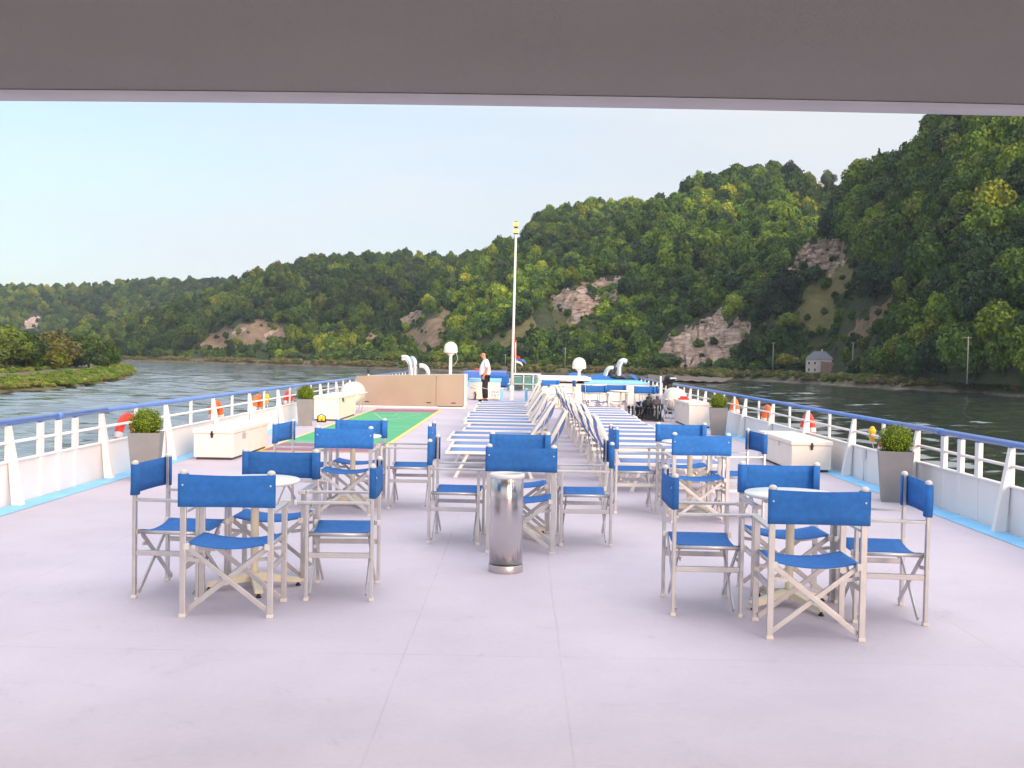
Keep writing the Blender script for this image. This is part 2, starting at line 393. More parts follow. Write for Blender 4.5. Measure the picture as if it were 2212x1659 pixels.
    def build(self, name, m, parent=None, solid=0.0):
        bmesh.ops.recalc_face_normals(self.bm, faces=self.bm.faces)
        me = bpy.data.meshes.new(name); self.bm.to_mesh(me); self.bm.free()
        for x in (m if isinstance(m, (list, tuple)) else [m]): me.materials.append(x)
        o = bpy.data.objects.new(name, me); COL.objects.link(o)
        if parent is not None: o.parent = parent
        if solid:
            s = o.modifiers.new('thickness', 'SOLIDIFY'); s.thickness = solid; s.offset = 0
        return o

def tag(o, label=None, cat=None, group=None, kind=None):
    if label: o['label'] = label
    if cat: o['category'] = cat
    if group: o['group'] = group
    if kind: o['kind'] = kind
    return o
def thing(name, label, cat, loc=(0, 0, 0), rz=0.0, group=None):
    o = bpy.data.objects.new(name, None); COL.objects.link(o); o.empty_display_size = 0.2
    o.location = loc; o.rotation_euler = (0, 0, rz)
    return tag(o, label, cat, group)
def children(o): return [c for c in bpy.data.objects if c.parent == o]
def copy_tree(o, parent=None, kids=None):
    c = o.copy(); COL.objects.link(c); c.parent = parent
    for ch in o.children: copy_tree(ch, c)
    return c
def dup(o, label, loc, rz, group=None):
    c = copy_tree(o); c.location = loc; c.rotation_euler = (0, 0, rz); c['label'] = label
    if group: c['group'] = group
    return c

# ================================================================== SETTING
WATER_Z = -6.0
XL, XR = -5.21, 4.72          # railings
def strip_deck():
    # outline of the deck, tapering to the bow
    pts = [(XL, -6), (XR, -6), (XR, 50), (4.2, 60), (2.6, 70), (-0.25, 78), (-3.1, 70), (-4.7, 60), (XL, 50)]
    b = MB(); b.prism(pts, 0.0, -0.12, lambda p, t: (p[0], p[1], t))
    return tag(b.build('deck', M_deck), kind='structure')
strip_deck()
# hull below the deck
b = MB()
pts = [(XL + .01, -30), (XR - .01, -30), (XR - .01, 50), (4.2, 60), (2.6, 70), (-0.25, 78), (-3.1, 70), (-4.7, 60), (XL + .01, 50)]
b.prism(pts, -0.125, -7.0, lambda p, t: (p[0], p[1], t))
tag(b.build('ship_hull', M_white), 'white hull of the river ship below the sun deck', 'ship')
# light-blue waterway painted along both deck edges
for x0, x1 in ((XL + 0.035, XL + 0.30), (XR - 0.30, XR - 0.035)):
    b = MB(); b.grid(lambda u, v: (x0 + (x1 - x0) * u, -5 + 55 * v, 0.004), 1, 20)
    tag(b.build('deck_edge_stripe', M_lblue), kind='structure')

# painted shuffleboard court (sheets 4 mm above each other)
cx0, cx1, cy0, cy1 = -4.22, -2.34, 16.8, 30.4
def sheet(name, x0, x1, y0, y1, z, m):
    b = MB(); b.poly([(x0, y0, z), (x1, y0, z), (x1, y1, z), (x0, y1, z)])
    return tag(b.build(name, m), kind='structure')
sheet('court_border', cx0 - 0.04, cx1 + 0.06, cy0 - 0.06, cy1 + 0.05, 0.005, M_cyellow)
sheet('court_green_field', cx0 + 0.03, cx1 - 0.03, cy0 + 1.5, cy1 - 1.65, 0.009, M_cgreen)
sheet('court_end_zone', cx0 + 0.03, cx1 - 0.03, cy0 + 0.04, cy0 + 1.5, 0.009, M_cpurple)
sheet('court_end_zone', cx0 + 0.03, cx1 - 0.03, cy1 - 1.65, cy1 - 0.04, 0.009, M_cpurple)
b = MB()
def seg2(a, c, w=0.05, z=0.013):
    a = Vector((*a, z)); c = Vector((*c, z)); d = (c - a).normalized(); s = Vector((-d.y, d.x, 0)) * w / 2
    b.poly([a - s, c - s, c + s, a + s])
cxm = (cx0 + cx1) / 2
for (ya, yb) in ((20.0, 22.8), (27.9, 25.0)):
    seg2((cx0 + 0.3, ya), (cx1 - 0.3, ya)); seg2((cx0 + 0.3, ya), (cxm, yb)); seg2((cx1 - 0.3, ya), (cxm, yb))
    seg2((cxm, ya + 0.03 * (1 if yb > ya else -1)), (cxm, ya + (yb - ya) * 0.45), 0.04)
    ym = ya + (yb - ya) * 0.45
    seg2((cx0 + 0.72, ym), (cx1 - 0.72, ym), 0.045, 0.0145)
tag(b.build('court_markings', M_cline), kind='structure')

# river
def make_river():
    na, nr = 1000, 760
    A = np.radians(np.linspace(-42, 46, na)); R = np.exp(np.linspace(math.log(14), math.log(1700), nr))
    a, r = np.meshgrid(A, R, indexing='ij'); X = r * np.sin(a); Y = r * np.cos(a); Z = np.zeros_like(X)
    cell = r * (math.log(1700 / 14) / nr)
    g = np.random.default_rng(5)
    for k in range(56):
        lam = math.exp(g.uniform(math.log(0.9), math.log(16))); th = g.normal(0.35, 0.75); kx, ky = math.sin(th), math.cos(th)
        slope = 0.028 * (1.25 if lam > 2.5 else 0.85); amp = slope * lam / (2 * PI)
        fade = np.clip((lam / cell - 2.2) / 3.0, 0, 1)
        # patches of calmer and rougher water
        pm = 0.65 + 0.55 * np.sin(X * 0.021 + k) * np.sin(Y * 0.017 + 2 * k)
        Z += amp * fade * pm * np.sin(2 * PI * (kx * X + ky * Y) / lam + g.uniform(0, 6.28) + 0.8 * np.sin(X * .05 * kx + Y * .04 + k))
    edge = np.clip((r - 14) / 4, 0, 1) * np.clip((1700 - r) / 200, 0, 1)
    V = np.stack([X, Y, WATER_Z + Z * edge], -1).reshape(-1, 3)
    idx = np.arange(na * nr).reshape(na, nr)
    F = np.stack([idx[:-1, :-1], idx[:-1, 1:], idx[1:, 1:], idx[1:, :-1]], -1).reshape(-1, 4)[:, ::-1]
    n0 = len(V); zz = WATER_Z - 0.45
    V = np.concatenate([V, np.array([(-5000, -3000, zz), (5000, -3000, zz), (5000, 7000, zz), (-5000, 7000, zz)])]).astype(np.float32)
    F = np.concatenate([F, np.array([[n0, n0 + 1, n0 + 2, n0 + 3]])]).astype(np.int32)
    me = bpy.data.meshes.new('river'); me.vertices.add(len(V)); me.vertices.foreach_set('co', V.ravel())
    me.loops.add(F.size); me.loops.foreach_set('vertex_index', F.ravel()); me.polygons.add(len(F))
    me.polygons.foreach_set('loop_start', np.arange(0, F.size, 4, dtype=np.int32)); me.polygons.foreach_set('loop_total', np.full(len(F), 4, np.int32))
    me.polygons.foreach_set('use_smooth', np.ones(len(F), bool)); me.update(calc_edges=True); me.materials.append(M_water)
    if me.polygons[1000].normal.z < 0: me.flip_normals()
    o = bpy.data.objects.new('river', me); COL.objects.link(o); return tag(o, kind='structure')
make_river()


# ------------------------------------------------------------------ crowns
def make_crown(name, seed, leaves=700, lobes=12, size=0.13, tall=1.0, conic=False, mats=None):
    """unit crown: horizontal radius about 1, from z=0 up; lobes of leaf-sized faces with gaps between"""
    r = np.random.default_rng(seed)
    cs, rr = [], []
    for i in range(lobes):
        if conic:
            h = i / max(1, lobes - 1); a = i * 2.4; k = (1 - h) * 0.62
            cs.append([k * math.cos(a), k * math.sin(a), 0.25 + 2.3 * h * tall]); rr.append(0.42 * (1 - h * 0.75))
        else:
            a = r.uniform(0, 2 * PI); e = r.uniform(-0.55, 1.0); q = math.sqrt(max(0, 1 - e * e)) * r.uniform(0.45, 0.72)
            cs.append([q * math.cos(a), q * math.sin(a), (0.85 + 0.55 * e) * tall]); rr.append(r.uniform(0.30, 0.50))
    if not conic: cs.append([0, 0, 0.85 * tall]); rr.append(0.62)
    cs = np.array(cs); rr = np.array(rr)
    w = rr ** 2 / (rr ** 2).sum()
    idx = r.choice(len(rr), leaves, p=w)
    d = r.normal(size=(leaves, 3)); d[:, 2] += 0.25; d /= np.linalg.norm(d, axis=1)[:, None]
    rad = rr[idx] * r.uniform(0.82, 1.10, leaves)
    P = cs[idx] + d * rad[:, None]
    nrm = d + r.normal(scale=0.55, size=(leaves, 3)); nrm /= np.linalg.norm(nrm, axis=1)[:, None]
    t1 = np.cross(nrm, r.normal(size=(leaves, 3))); t1 /= np.linalg.norm(t1, axis=1)[:, None]
    t2 = np.cross(nrm, t1)
    s = (size * r.uniform(0.6, 1.25, leaves))[:, None]
    quad = np.stack([P - t1 * s - t2 * s * 0.6, P + t1 * s * 0.4 - t2 * s, P + t1 * s + t2 * s * 0.5, P - t1 * s * 0.3 + t2 * s], 1)
    V = quad.reshape(-1, 3); F = np.arange(leaves * 4).reshape(-1, 4).tolist()
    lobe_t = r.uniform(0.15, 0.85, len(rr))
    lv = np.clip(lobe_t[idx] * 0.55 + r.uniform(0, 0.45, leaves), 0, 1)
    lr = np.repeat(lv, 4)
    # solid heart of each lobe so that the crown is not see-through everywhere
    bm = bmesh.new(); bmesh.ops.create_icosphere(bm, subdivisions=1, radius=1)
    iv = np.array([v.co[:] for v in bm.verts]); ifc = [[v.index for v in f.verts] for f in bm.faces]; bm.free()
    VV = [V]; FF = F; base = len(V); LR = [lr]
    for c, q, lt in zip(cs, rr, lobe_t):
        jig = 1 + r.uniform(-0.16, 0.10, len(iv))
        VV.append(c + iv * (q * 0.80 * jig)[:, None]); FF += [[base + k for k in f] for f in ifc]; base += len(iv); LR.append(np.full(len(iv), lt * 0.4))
    V = np.concatenate(VV); LR = np.concatenate(LR)
    me = bpy.data.meshes.new(name); me.from_pydata(V.tolist(), [], FF)
    at = me.attributes.new('lr', 'FLOAT', 'POINT'); at.data.foreach_set('value', LR.astype(np.float32))
    me.materials.append(mats); return me

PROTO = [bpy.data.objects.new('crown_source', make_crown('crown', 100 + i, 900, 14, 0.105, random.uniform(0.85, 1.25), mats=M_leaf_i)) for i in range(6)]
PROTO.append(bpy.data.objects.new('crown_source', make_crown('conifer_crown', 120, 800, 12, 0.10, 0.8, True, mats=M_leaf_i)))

def scatter(name, P, S, idx, tint, label, cat, tall=None):
    """one stuff object: crowns set on the points P"""
    n = len(P)
    me = bpy.data.meshes.new(name); me.from_pydata([tuple(p) for p in P], [], [])
    a = me.attributes.new('siz', 'FLOAT_VECTOR', 'POINT')
    S = np.asarray(S, np.float32)
    if S.ndim == 1: S = np.stack([S * RNG.uniform(0.85, 1.15, n), S * RNG.uniform(0.85, 1.15, n), S * RNG.uniform(0.9, 1.35, n)], 1)
    a.data.foreach_set('vector', S.astype(np.float32).ravel())
    a = me.attributes.new('rotz', 'FLOAT_VECTOR', 'POINT')
    R = np.zeros((n, 3), np.float32); R[:, 2] = RNG.uniform(0, 2 * PI, n); R[:, :2] = RNG.uniform(-.12, .12, (n, 2)); a.data.foreach_set('vector', R.ravel())
    a = me.attributes.new('pick', 'INT', 'POINT'); a.data.foreach_set('value', np.asarray(idx, np.int32))
    a = me.attributes.new('tint', 'FLOAT_COLOR', 'POINT'); T = np.ones((n, 4), np.float32); T[:, :3] = tint; a.data.foreach_set('color', T.ravel())
    o = bpy.data.objects.new(name, me); COL.objects.link(o); me.materials.append(M_leaf_i)
    g = bpy.data.node_groups.new(name + '_nodes', 'GeometryNodeTree')
    g.interface.new_socket('Geometry', in_out='INPUT', socket_type='NodeSocketGeometry')
    g.interface.new_socket('Geometry', in_out='OUTPUT', socket_type='NodeSocketGeometry')
    gi = g.nodes.new('NodeGroupInput'); go = g.nodes.new('NodeGroupOutput')
    ip = g.nodes.new('GeometryNodeInstanceOnPoints'); jn = g.nodes.new('GeometryNodeJoinGeometry')
    for pr in reversed(PROTO):
        oi = g.nodes.new('GeometryNodeObjectInfo'); oi.inputs['Object'].default_value = pr; oi.inputs['As Instance'].default_value = True
        g.links.new(oi.outputs['Geometry'], jn.inputs[0])
    def na(nm, dt):
        x = g.nodes.new('GeometryNodeInputNamedAttribute'); x.data_type = dt; x.inputs['Name'].default_value = nm
        return [s for s in x.outputs if s.enabled][0]
    g.links.new(gi.outputs[0], ip.inputs['Points']); g.links.new(jn.outputs[0], ip.inputs['Instance'])
    ip.inputs['Pick Instance'].default_value = True
    g.links.new(na('pick', 'INT'), ip.inputs['Instance Index'])
    g.links.new(na('rotz', 'FLOAT_VECTOR'), ip.inputs['Rotation']); g.links.new(na('siz', 'FLOAT_VECTOR'), ip.inputs['Scale'])
    g.links.new(ip.outputs[0], go.inputs[0])
    md = o.modifiers.new('trees', 'NODES'); md.node_group = g
    return tag(o, label, cat, kind='stuff')

def tints(n, dark=1.0, warm=0.0):
    """leaf colours of mixed woodland"""
    base = np.array([[0.050, 0.100, 0.010], [0.080, 0.135, 0.010], [0.110, 0.165, 0.010], [0.022, 0.050, 0.013], [0.135, 0.165, 0.012], [0.042, 0.070, 0.018]])
    t = base[RNG.choice(6, n, p=[.26, .24, .16, .18, .07, .09])] * RNG.uniform(0.75, 1.3, (n, 1)) * dark
    t[:, 0] *= 1 + warm
    return t

# ------------------------------------------------------------------ hills
def pip(poly, x, y):
    x = np.asarray(x); y = np.asarray(y); c = np.zeros(x.shape, bool); n = len(poly)
    for i in range(n):
        x1, y1 = poly[i]; x2, y2 = poly[(i + 1) % n]
        k = ((y1 > y) != (y2 > y)) & (x < (x2 - x1) * (y - y1) / ((y2 - y1) + 1e-9) + x1)
        c ^= k
    return c

class Hill:
    def __init__(s, name, crest, foot, crestR, tree_h, label, bare=(), power=0.9, gully=5.0, fz=-3.2, seed=0):
        s.name, s.label, s.tree_h, s.bare, s.power, s.gully, s.fz, s.seed = name, label, tree_h, bare, power, gully, fz, seed
        xs = np.array([c[0] for c in crest], float); ys = np.array([c[1] for c in crest], float)
        s.x0, s.x1 = xs[0], xs[-1]
        s.cx, s.cy = xs, ys; s.fx, s.fr = zip(*foot); s.rx, s.rr = zip(*crestR)
    def pos(s, u, v):
        """u picture column, v 0 foot .. 1 crest .. 2 plateau behind"""
        u = np.asarray(u, float); v = np.asarray(v, float)
        ys = np.interp(u, s.cx, s.cy); Rf = np.interp(u, s.fx, s.fr); Rc = np.interp(u, s.rx, s.rr)
        cxx = (u - 1106) / FPX; cyy = (829.5 - ys) / FPX
        d = np.stack([cxx, cyy, -np.ones_like(cxx)], -1) @ np.array(MW).T
        hl = np.hypot(d[..., 0], d[..., 1])
        zc = CAMH + d[..., 2] / hl * Rc - s.tree_h
        zc = np.maximum(zc, s.fz + 0.5)
        vv = np.clip(v, 0, 1); w = np.clip(v - 1, 0, 1)
        r = Rf + (Rc - Rf) * vv + w * 260
        prof = vv ** s.power
        g = (np.sin(u * 0.021 + s.seed) * np.sin(u * 0.0087 + 1.3 * s.seed) + 0.5 * np.sin(u * 0.057 + v * 4 + s.seed)) * s.gully * np.sin(np.pi * vv) * np.minimum(1, (zc - s.fz) / 40)
        z = s.fz + (zc - s.fz) * prof + g + w * 6
        r = r + 0.8 * g
        return np.stack([d[..., 0] / hl * r, d[..., 1] / hl * r, z], -1)
    def masks(s, P):
        x, y = project(P.reshape(-1, 3))
        out = np.zeros((len(x), 3))
        jx = x + 5 * np.sin(y * 0.21) + 3 * np.sin(x * .33 + y * .4); jy = y + 4 * np.sin(x * 0.17 + 1)
        for ch, poly in s.bare: out[pip(poly, jx, jy), ch] = 1
        return out
    def mesh(s, nu=None, nv=70):
        nu = nu or int((s.x1 - s.x0) / 5)
        U, V = np.meshgrid(np.linspace(s.x0, s.x1, nu + 1), np.concatenate([np.linspace(0, 1, nv + 1), [1.3, 2.0]]), indexing='ij')
        P = s.pos(U, V); h, w = U.shape
        M = s.masks(P)
        P2 = P.reshape(-1, 3).copy()
        ii = np.arange(len(P2))
        k = M[:, 0] > 0
        P2[k] += RNG.normal(scale=0.7, size=(k.sum(), 3))
        idx = np.arange(h * w).reshape(h, w)
        F = np.stack([idx[:-1, :-1], idx[1:, :-1], idx[1:, 1:], idx[:-1, 1:]], -1).reshape(-1, 4)
        me = bpy.data.meshes.new(s.name); me.from_pydata(P2.tolist(), [], F.tolist())
        a = me.attributes.new('bare', 'FLOAT_COLOR', 'POINT'); C = np.ones((len(P2), 4), np.float32); C[:, :3] = M; a.data.foreach_set('color', C.ravel())
        me.polygons.foreach_set('use_smooth', np.ones(len(F), bool)); me.materials.append(M_hill)
        o = bpy.data.objects.new(s.name, me); COL.objects.link(o)
        return tag(o, s.label, kind='structure')
    def sample(s, n, vmax=1.12, vmin=0.0):
        U = RNG.uniform(s.x0, s.x1, n * 3); V = RNG.uniform(vmin, vmax, n * 3)
        Rc = np.interp(U, s.rx, s.rr)
        P = s.pos(U, V)
        # keep in proportion to the ground covered by a cell
        e = 1.0
        A = np.linalg.norm(np.cross(s.pos(U + e, V) - P, (s.pos(U, V + 0.005) - P) / 0.005), axis=1)
        keep = RNG.uniform(0, np.quantile(A, 0.97), len(U)) < A
        P, U, V = P[keep][:n], U[keep][:n], V[keep][:n]
        m = s.masks(P); bare = m.max(1) > 0
        soft = RNG.uniform(0, 1, len(P)) < np.where(m[:, 0] > 0, 0.05, 0.10)
        ok = ~bare | soft
        return P[ok], U[ok], V[ok], bare[ok]
    def thin(s, P, extra, dmin):
        """drop points closer than dmin to an earlier one (grid hash)"""
        cell = {}; keep = []
        for i, p in enumerate(P):
            k = (int(p[0] // dmin), int(p[1] // dmin)); ok = True
            for a in (-1, 0, 1):
                for bb in (-1, 0, 1):
                    for j in cell.get((k[0] + a, k[1] + bb), ()):
                        if np.sum((P[j] - p) ** 2) < dmin * dmin: ok = False; break
                    if not ok: break
                if not ok: break
            if ok: keep.append(i); cell.setdefault(k, []).append(i)
        keep = np.array(keep); return P[keep], [e[keep] for e in extra]

K1 = [(1710, 560), (1740, 535), (1772, 522), (1814, 520), (1816, 568), (1786, 592), (1760, 572), (1728, 574)]
K1b = [(1684, 584), (1724, 588), (1712, 614), (1690, 604)]
G1 = [(1832, 574), (1838, 602), (1802, 655), (1812, 689), (1772, 706), (1724, 698), (1732, 668), (1752, 620), (1784, 594)]
G2 = [(1838, 718), (1888, 668), (1928, 644), (1918, 680), (1872, 728)]
K2 = [(1436, 750), (1485, 715), (1561, 675), (1566, 709), (1581, 697), (1614, 692), (1602, 733), (1545, 776), (1493, 784), (1442, 770)]
K2b = [(1642, 694), (1669, 690), (1662, 722), (1648, 716)]
K3 = [(1207, 638), (1261, 618), (1332, 606), (1322, 650), (1277, 674), (1232, 698), (1238, 674), (1200, 660)]
G3 = [(1040, 745), (1115, 709), (1168, 673), (1205, 652), (1232, 697), (1204, 714), (1151, 716), (1083, 752)]
K4 = [(866, 677), (906, 658), (905, 692), (878, 706), (860, 696)]
G4 = [(877, 723), (927, 698), (967, 668), (957, 705), (943, 750), (922, 756), (898, 735)]
G5 = [(770, 728), (849, 690), (868, 702), (828, 728)]
G6 = [(440, 744), (472, 718), (568, 695), (612, 715), (604, 730), (532, 741), (497, 756), (470, 748)]
K6 = [(500, 716), (530, 708), (528, 718), (505, 722)]
K6b = [(575, 716), (598, 710), (596, 722), (580, 726)]
K7 = [(51, 690), (86, 686), (79, 709), (52, 706)]

def grow(p, k=1.16):
    cx_ = sum(a for a, _ in p) / len(p); cy_ = sum(c for _, c in p) / len(p)
    return [(cx_ + (a - cx_) * k, cy_ + (c - cy_) * k) for a, c in p]
K1, K1b, G1, G2, K2, K2b, K3, G3, K4, G4, G5, G6, K7 = [grow(p) for p in (K1, K1b, G1, G2, K2, K2b, K3, G3, K4, G4, G5, G6, K7)]
FOOT = [(-900, 1150), (-400, 1000), (0, 860), (252, 770), (355, 735), (533, 680), (710, 625), (930, 548), (1100, 505), (1300, 470), (1500, 445), (1620, 425), (1800, 400), (1950, 335), (2100, 300), (2212, 285), (2500, 255), (3200, 250)]
def foot(dx): return [(a, r + dx) for a, r in FOOT]
hills = []
hills.append(Hill('far_hills', [(-700, 640), (-200, 622), (0, 615), (100, 618), (200, 617), (260, 605), (330, 603), (400, 607), (450, 600), (530, 600), (620, 600), (760, 606), (900, 640)],
    [(-700, 1500), (0, 1250), (400, 1050), (900, 900)], [(-700, 2100), (0, 1750), (400, 1500), (900, 1350)], 9, 'far wooded ridge', [(0, K7)], seed=1, gully=8, power=0.85))
hills.append(Hill('middle_hills', [(-300, 742), (0, 735), (120, 722), (250, 690), (350, 662), (450, 628), (520, 605), (560, 590), (600, 578), (640, 566), (680, 556), (750, 547), (800, 550), (830, 556), (860, 545), (930, 553), (990, 553), (1030, 547), (1100, 560), (1250, 600)],
    foot(10), [(-300, 1200), (250, 1020), (560, 960), (1100, 950), (1250, 950)], 8, 'wooded ridge across the river bend', [(2, G6), (0, K6), (0, K6b)], seed=2, gully=13))
hills.append(Hill('spur_hill', [(600, 790), (640, 772), (700, 745), (760, 712), (800, 690), (860, 665), (900, 645), (960, 605), (1000, 580), (1040, 545), (1080, 520), (1120, 508), (1142, 502), (1150, 470), (1180, 452), (1200, 446), (1260, 433), (1330, 430), (1390, 433), (1480, 440), (1600, 450)],
    foot(2), [(600, 660), (800, 640), (1000, 700), (1140, 790), (1300, 840), (1600, 850)], 8, 'wooded spur with chalk scars', [(0, K4), (2, G4), (2, G5)], seed=3, gully=9))
hills.append(Hill('main_hill', [(960, 788), (1000, 752), (1050, 705), (1100, 655), (1200, 575), (1300, 502), (1400, 437), (1440, 420), (1490, 395), (1520, 378), (1570, 361), (1640, 356), (1700, 366), (1742, 378), (1760, 402), (1835, 402), (1900, 430), (2050, 460)],
    foot(0), [(960, 540), (1100, 560), (1300, 640), (1500, 690), (1700, 700), (2050, 700)], 8, 'high wooded hill with chalk scars', [(0, K3), (1, G3), (0, K2), (0, K2b)], seed=4, gully=10))
hills.append(Hill('near_hill', [(1560, 800), (1630, 735), (1655, 660), (1680, 590), (1705, 535), (1728, 505), (1752, 484), (1788, 474), (1815, 440), (1830, 410), (1850, 388), (1880, 358), (1930, 340), (1990, 322), (2008, 290), (2030, 258), (2060, 225), (2110, 190), (2212, 130), (2400, 70), (2700, 30), (3200, 30)],
    foot(-4), [(1560, 450), (1700, 455), (1850, 450), (2030, 425), (2212, 420), (2700, 400), (3200, 420)], 8, 'steep dark wooded hill on the right bank', [(0, K1), (0, K1b), (1, G1), (2, G2)], seed=5, gully=4, power=0.95))
for h in hills: h.mesh()

CLEAR = [(1732, 1806, 752, 803, 392), (1662, 1676, 742, 792, 396), (1832, 1850, 742, 806, 372), (2080, 2098, 735, 815, 298), (1215, 1226, 752, 797, 462), (1087, 1096, 765, 800, 490),
         (556, 585, 760, 778, 690), (414, 440, 762, 777, 728), (655, 671, 760, 782, 655), (486, 510, 735, 772, 655)]
def in_clearing(P, S):
    """trees that would stand right in front of a house or pole"""
    hit = np.zeros(len(P), bool); R = np.hypot(P[:, 0], P[:, 1])
    for dx in (-.9, 0, .9):
        for dz in (.3, 1.0, 1.6):
            x, y = project(P + np.stack([S * dx, S * 0, S * dz], 1))
            for x0, x1, y0, y1, rr in CLEAR: hit |= (x > x0) & (x < x1) & (y > y0) & (y < y1) & (R < rr + 12)
            for poly in (K2, G3, G4, G6, K2b): hit |= pip(poly, x, y)
    return hit
specs = {  # number tried, minimum gap, crown radius, leaf darkening painted in for ridge distance and hillside shade
    'far_hills': (9000, 7.2, 5.2, 0.62, 'distant woodland on the far ridge'),
    'middle_hills': (9000, 6.0, 4.6, 0.60, 'woodland on the ridge beyond the river bend'),
    'spur_hill': (7000, 5.2, 4.1, 1.02, 'woodland on the spur behind the ship mast'),
    'main_hill': (9000, 5.2, 4.3, 0.95, 'woodland on the high hill right of the mast'),
    'near_hill': (9000, 5.6, 4.7, 0.74, 'dark woodland on the steep hill at the right')}
NEAR = None
for h in hills:
    n, dmin, rad, dk, lab = specs[h.name]
    P, U, V, bare = h.sample(n)
    P, (U, V, bare) = h.thin(P, (U, V, bare), dmin)
    # no full-grown tree so close below a bare slope that it would hide it
    hit = np.zeros(len(P), bool)
    for dz in (0.2, 0.9, 1.5, 2.1):
        for sx_ in (-0.75, 0, 0.75):
            x, y = project(P + np.array([sx_ * rad, 0, dz * rad]))
            for ch, poly in h.bare: hit |= pip(poly, x, y)
    kp = ~in_clearing(P, np.full(len(P), rad)) | hit
    P, U, V, bare = P[kp], U[kp], V[kp], bare[kp] | hit[kp]
    k = len(P)
    S = rad * np.clip(RNG.lognormal(-.08, .28, k), .45, 1.5); S[bare] *= RNG.uniform(.28, .46, bare.sum())
    idx = RNG.choice(7, k, p=[.165] * 6 + [.01])
    T = tints(k, dk)
    # stands of one kind of tree together; their contrast also paints in sun and shade
    st = np.sin(P[:, 0] * 0.03 + P[:, 2] * 0.05) + np.sin(P[:, 1] * 0.021 + 1.7) + np.sin(P[:, 0] * 0.07 - P[:, 1] * 0.05)
    T *= np.clip(1.08 + 0.24 * st, .42, 1.9)[:, None]; T[:, 0] *= 1 + .05 * st; T[:, 2] *= 0.9
    P[:, 2] -= 0.6
    if h.name == 'near_hill':
        x, y = project(P); vis = (x > 1500) & (x < 2240) & (V < 1.05)
        dist = np.linalg.norm(P, axis=1)
        cand = np.where(vis & ~bare)[0]; cand = cand[np.argsort(dist[cand] / S[cand])][:255]
        NEAR = (P[cand], S[cand], T[cand]); rest = np.setdiff1d(np.arange(k), cand)
        P, S, idx, T = P[rest], S[rest], idx[rest], T[rest]
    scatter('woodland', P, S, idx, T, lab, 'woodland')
    P, U, V, bare = h.sample(5200)
    m = h.masks(P).max(1) > 0; hit = np.zeros(len(P), bool)
    for dz in (2, 5, 8):
        x, y = project(P + np.array([0, 0, dz]))
        for ch, poly in h.bare: hit |= pip(grow(poly, 1.1), x, y)
    P = P[hit & ~m]
    if len(P):
        P, _ = h.thin(P, [], 2.1); k = len(P); P[:, 2] -= .3
        scatter('hillside_scrub', P, RNG.uniform(.8, 1.7, k), RNG.choice(6, k), tints(k, .85 * dk), 'low scrub beside the bare slopes of the ' + h.name.replace('_', ' '), 'scrub')

# the larger trees of the near hillside, each its own thing
def trunk_mesh(h=1.0, r=0.05):
    b = MB(); b.tube([(0, 0, -0.3), (0.01, 0, 0.4 * h), (0.03, 0.01, 0.75 * h), (0.0, 0.02, 1.1 * h)], [r * 1.3, r, r * .7, r * .4], 7)
    b.tube([(0.01, 0, 0.4 * h), (0.25, 0.1, 0.75 * h)], [r * .6, r * .25], 5); b.tube([(0.02, 0, 0.5 * h), (-0.22, -0.12, 0.85 * h)], [r * .6, r * .25], 5)
    o = b.build('trunk', M_trunk); return o
def tree(proto_mesh, trunk_me, loc, s, color, label, group, name='leafy_tree', cat='tree', lift=0.0):
    t = thing(name, label, cat, loc, random.uniform(0, 6.28), group)
    c = bpy.data.objects.new('crown', proto_mesh); COL.objects.link(c); c.parent = t; c.scale = s; c.location = (0, 0, lift); c.color = (*color, 1)
    k = bpy.data.objects.new('trunk', trunk_me); COL.objects.link(k); k.parent = t; k.scale = (s[0], s[1], s[2] + lift); return t
_tm = trunk_mesh(); TRUNK = _tm.data; bpy.data.objects.remove(_tm)
CR_O = [make_crown('leafy_crown', 200 + i, 2400, 17, 0.07, random.uniform(0.9, 1.3), mats=M_leaf_o) for i in range(5)]
CR_BIG = [make_crown('dense_crown', 230 + i, 2600, 18, 0.075, random.uniform(0.95, 1.2), mats=M_leaf_o) for i in range(4)]
CR_CON = make_crown('conifer_needles', 240, 1200, 14, 0.09, 0.9, True, mats=M_leaf_o)
P, S, T = NEAR
nx_, ny_ = project(P)
for i in range(len(P)):
    s = float(S[i]) * 1.12
    tone = 'Dark green' if T[i].sum() < .13 else ('Mid green' if T[i].sum() < .2 else 'Light yellow-green')
    up_ = 'low down' if ny_[i] > 700 else ('half-way up the slope' if ny_[i] > 480 else 'near the skyline')
    side_ = 'around the pale house' if nx_[i] < 1860 else ('right of the transformer pole' if nx_[i] < 2060 else 'beyond the rightmost pole')
    lab_ = '%s tree on the near hillside, %s, %s' % (tone, up_, side_)
    tree(CR_O[i % 5], TRUNK, Vector(P[i]), (s * random.uniform(.9, 1.1), s, s * random.uniform(1.0, 1.45)), T[i],
         lab_, 'leafy trees crowding the near hillside')

# trees that stand out
def at_dist(x, y, R):
    d = ray(x, y); hl = math.hypot(d.x, d.y); return Vector((d.x / hl * R, d.y / hl * R, CAMH + d.z / hl * R))
def special(x, ytop, ybot, wpx, R, colr, label, name='leafy_tree', me=None, lift=0.0):
    b0 = at_dist(x, ybot, R); h = (ybot - ytop) * R / FPX; w = wpx * R / FPX / 2
    return tree(me or CR_BIG[0], TRUNK, b0, (w, w, h / 2.1 if me is not CR_CON else h / 2.5), colr, label, None, name, lift=lift)
special(1790, 364, 402, 34, 690, (0.07, 0.10, 0.05), 'lone round tree standing clear on the hill crest')
special(1898, 322, 372, 26, 440, (0.02, 0.045, 0.015), 'pointed dark conifer rising from the near hill skyline', 'conifer_tree', CR_CON)
special(1583, 632, 694, 50, 455, (0.15, 0.21, 0.02), 'bright yellow-green tree above the lower chalk cliff', me=CR_BIG[1])
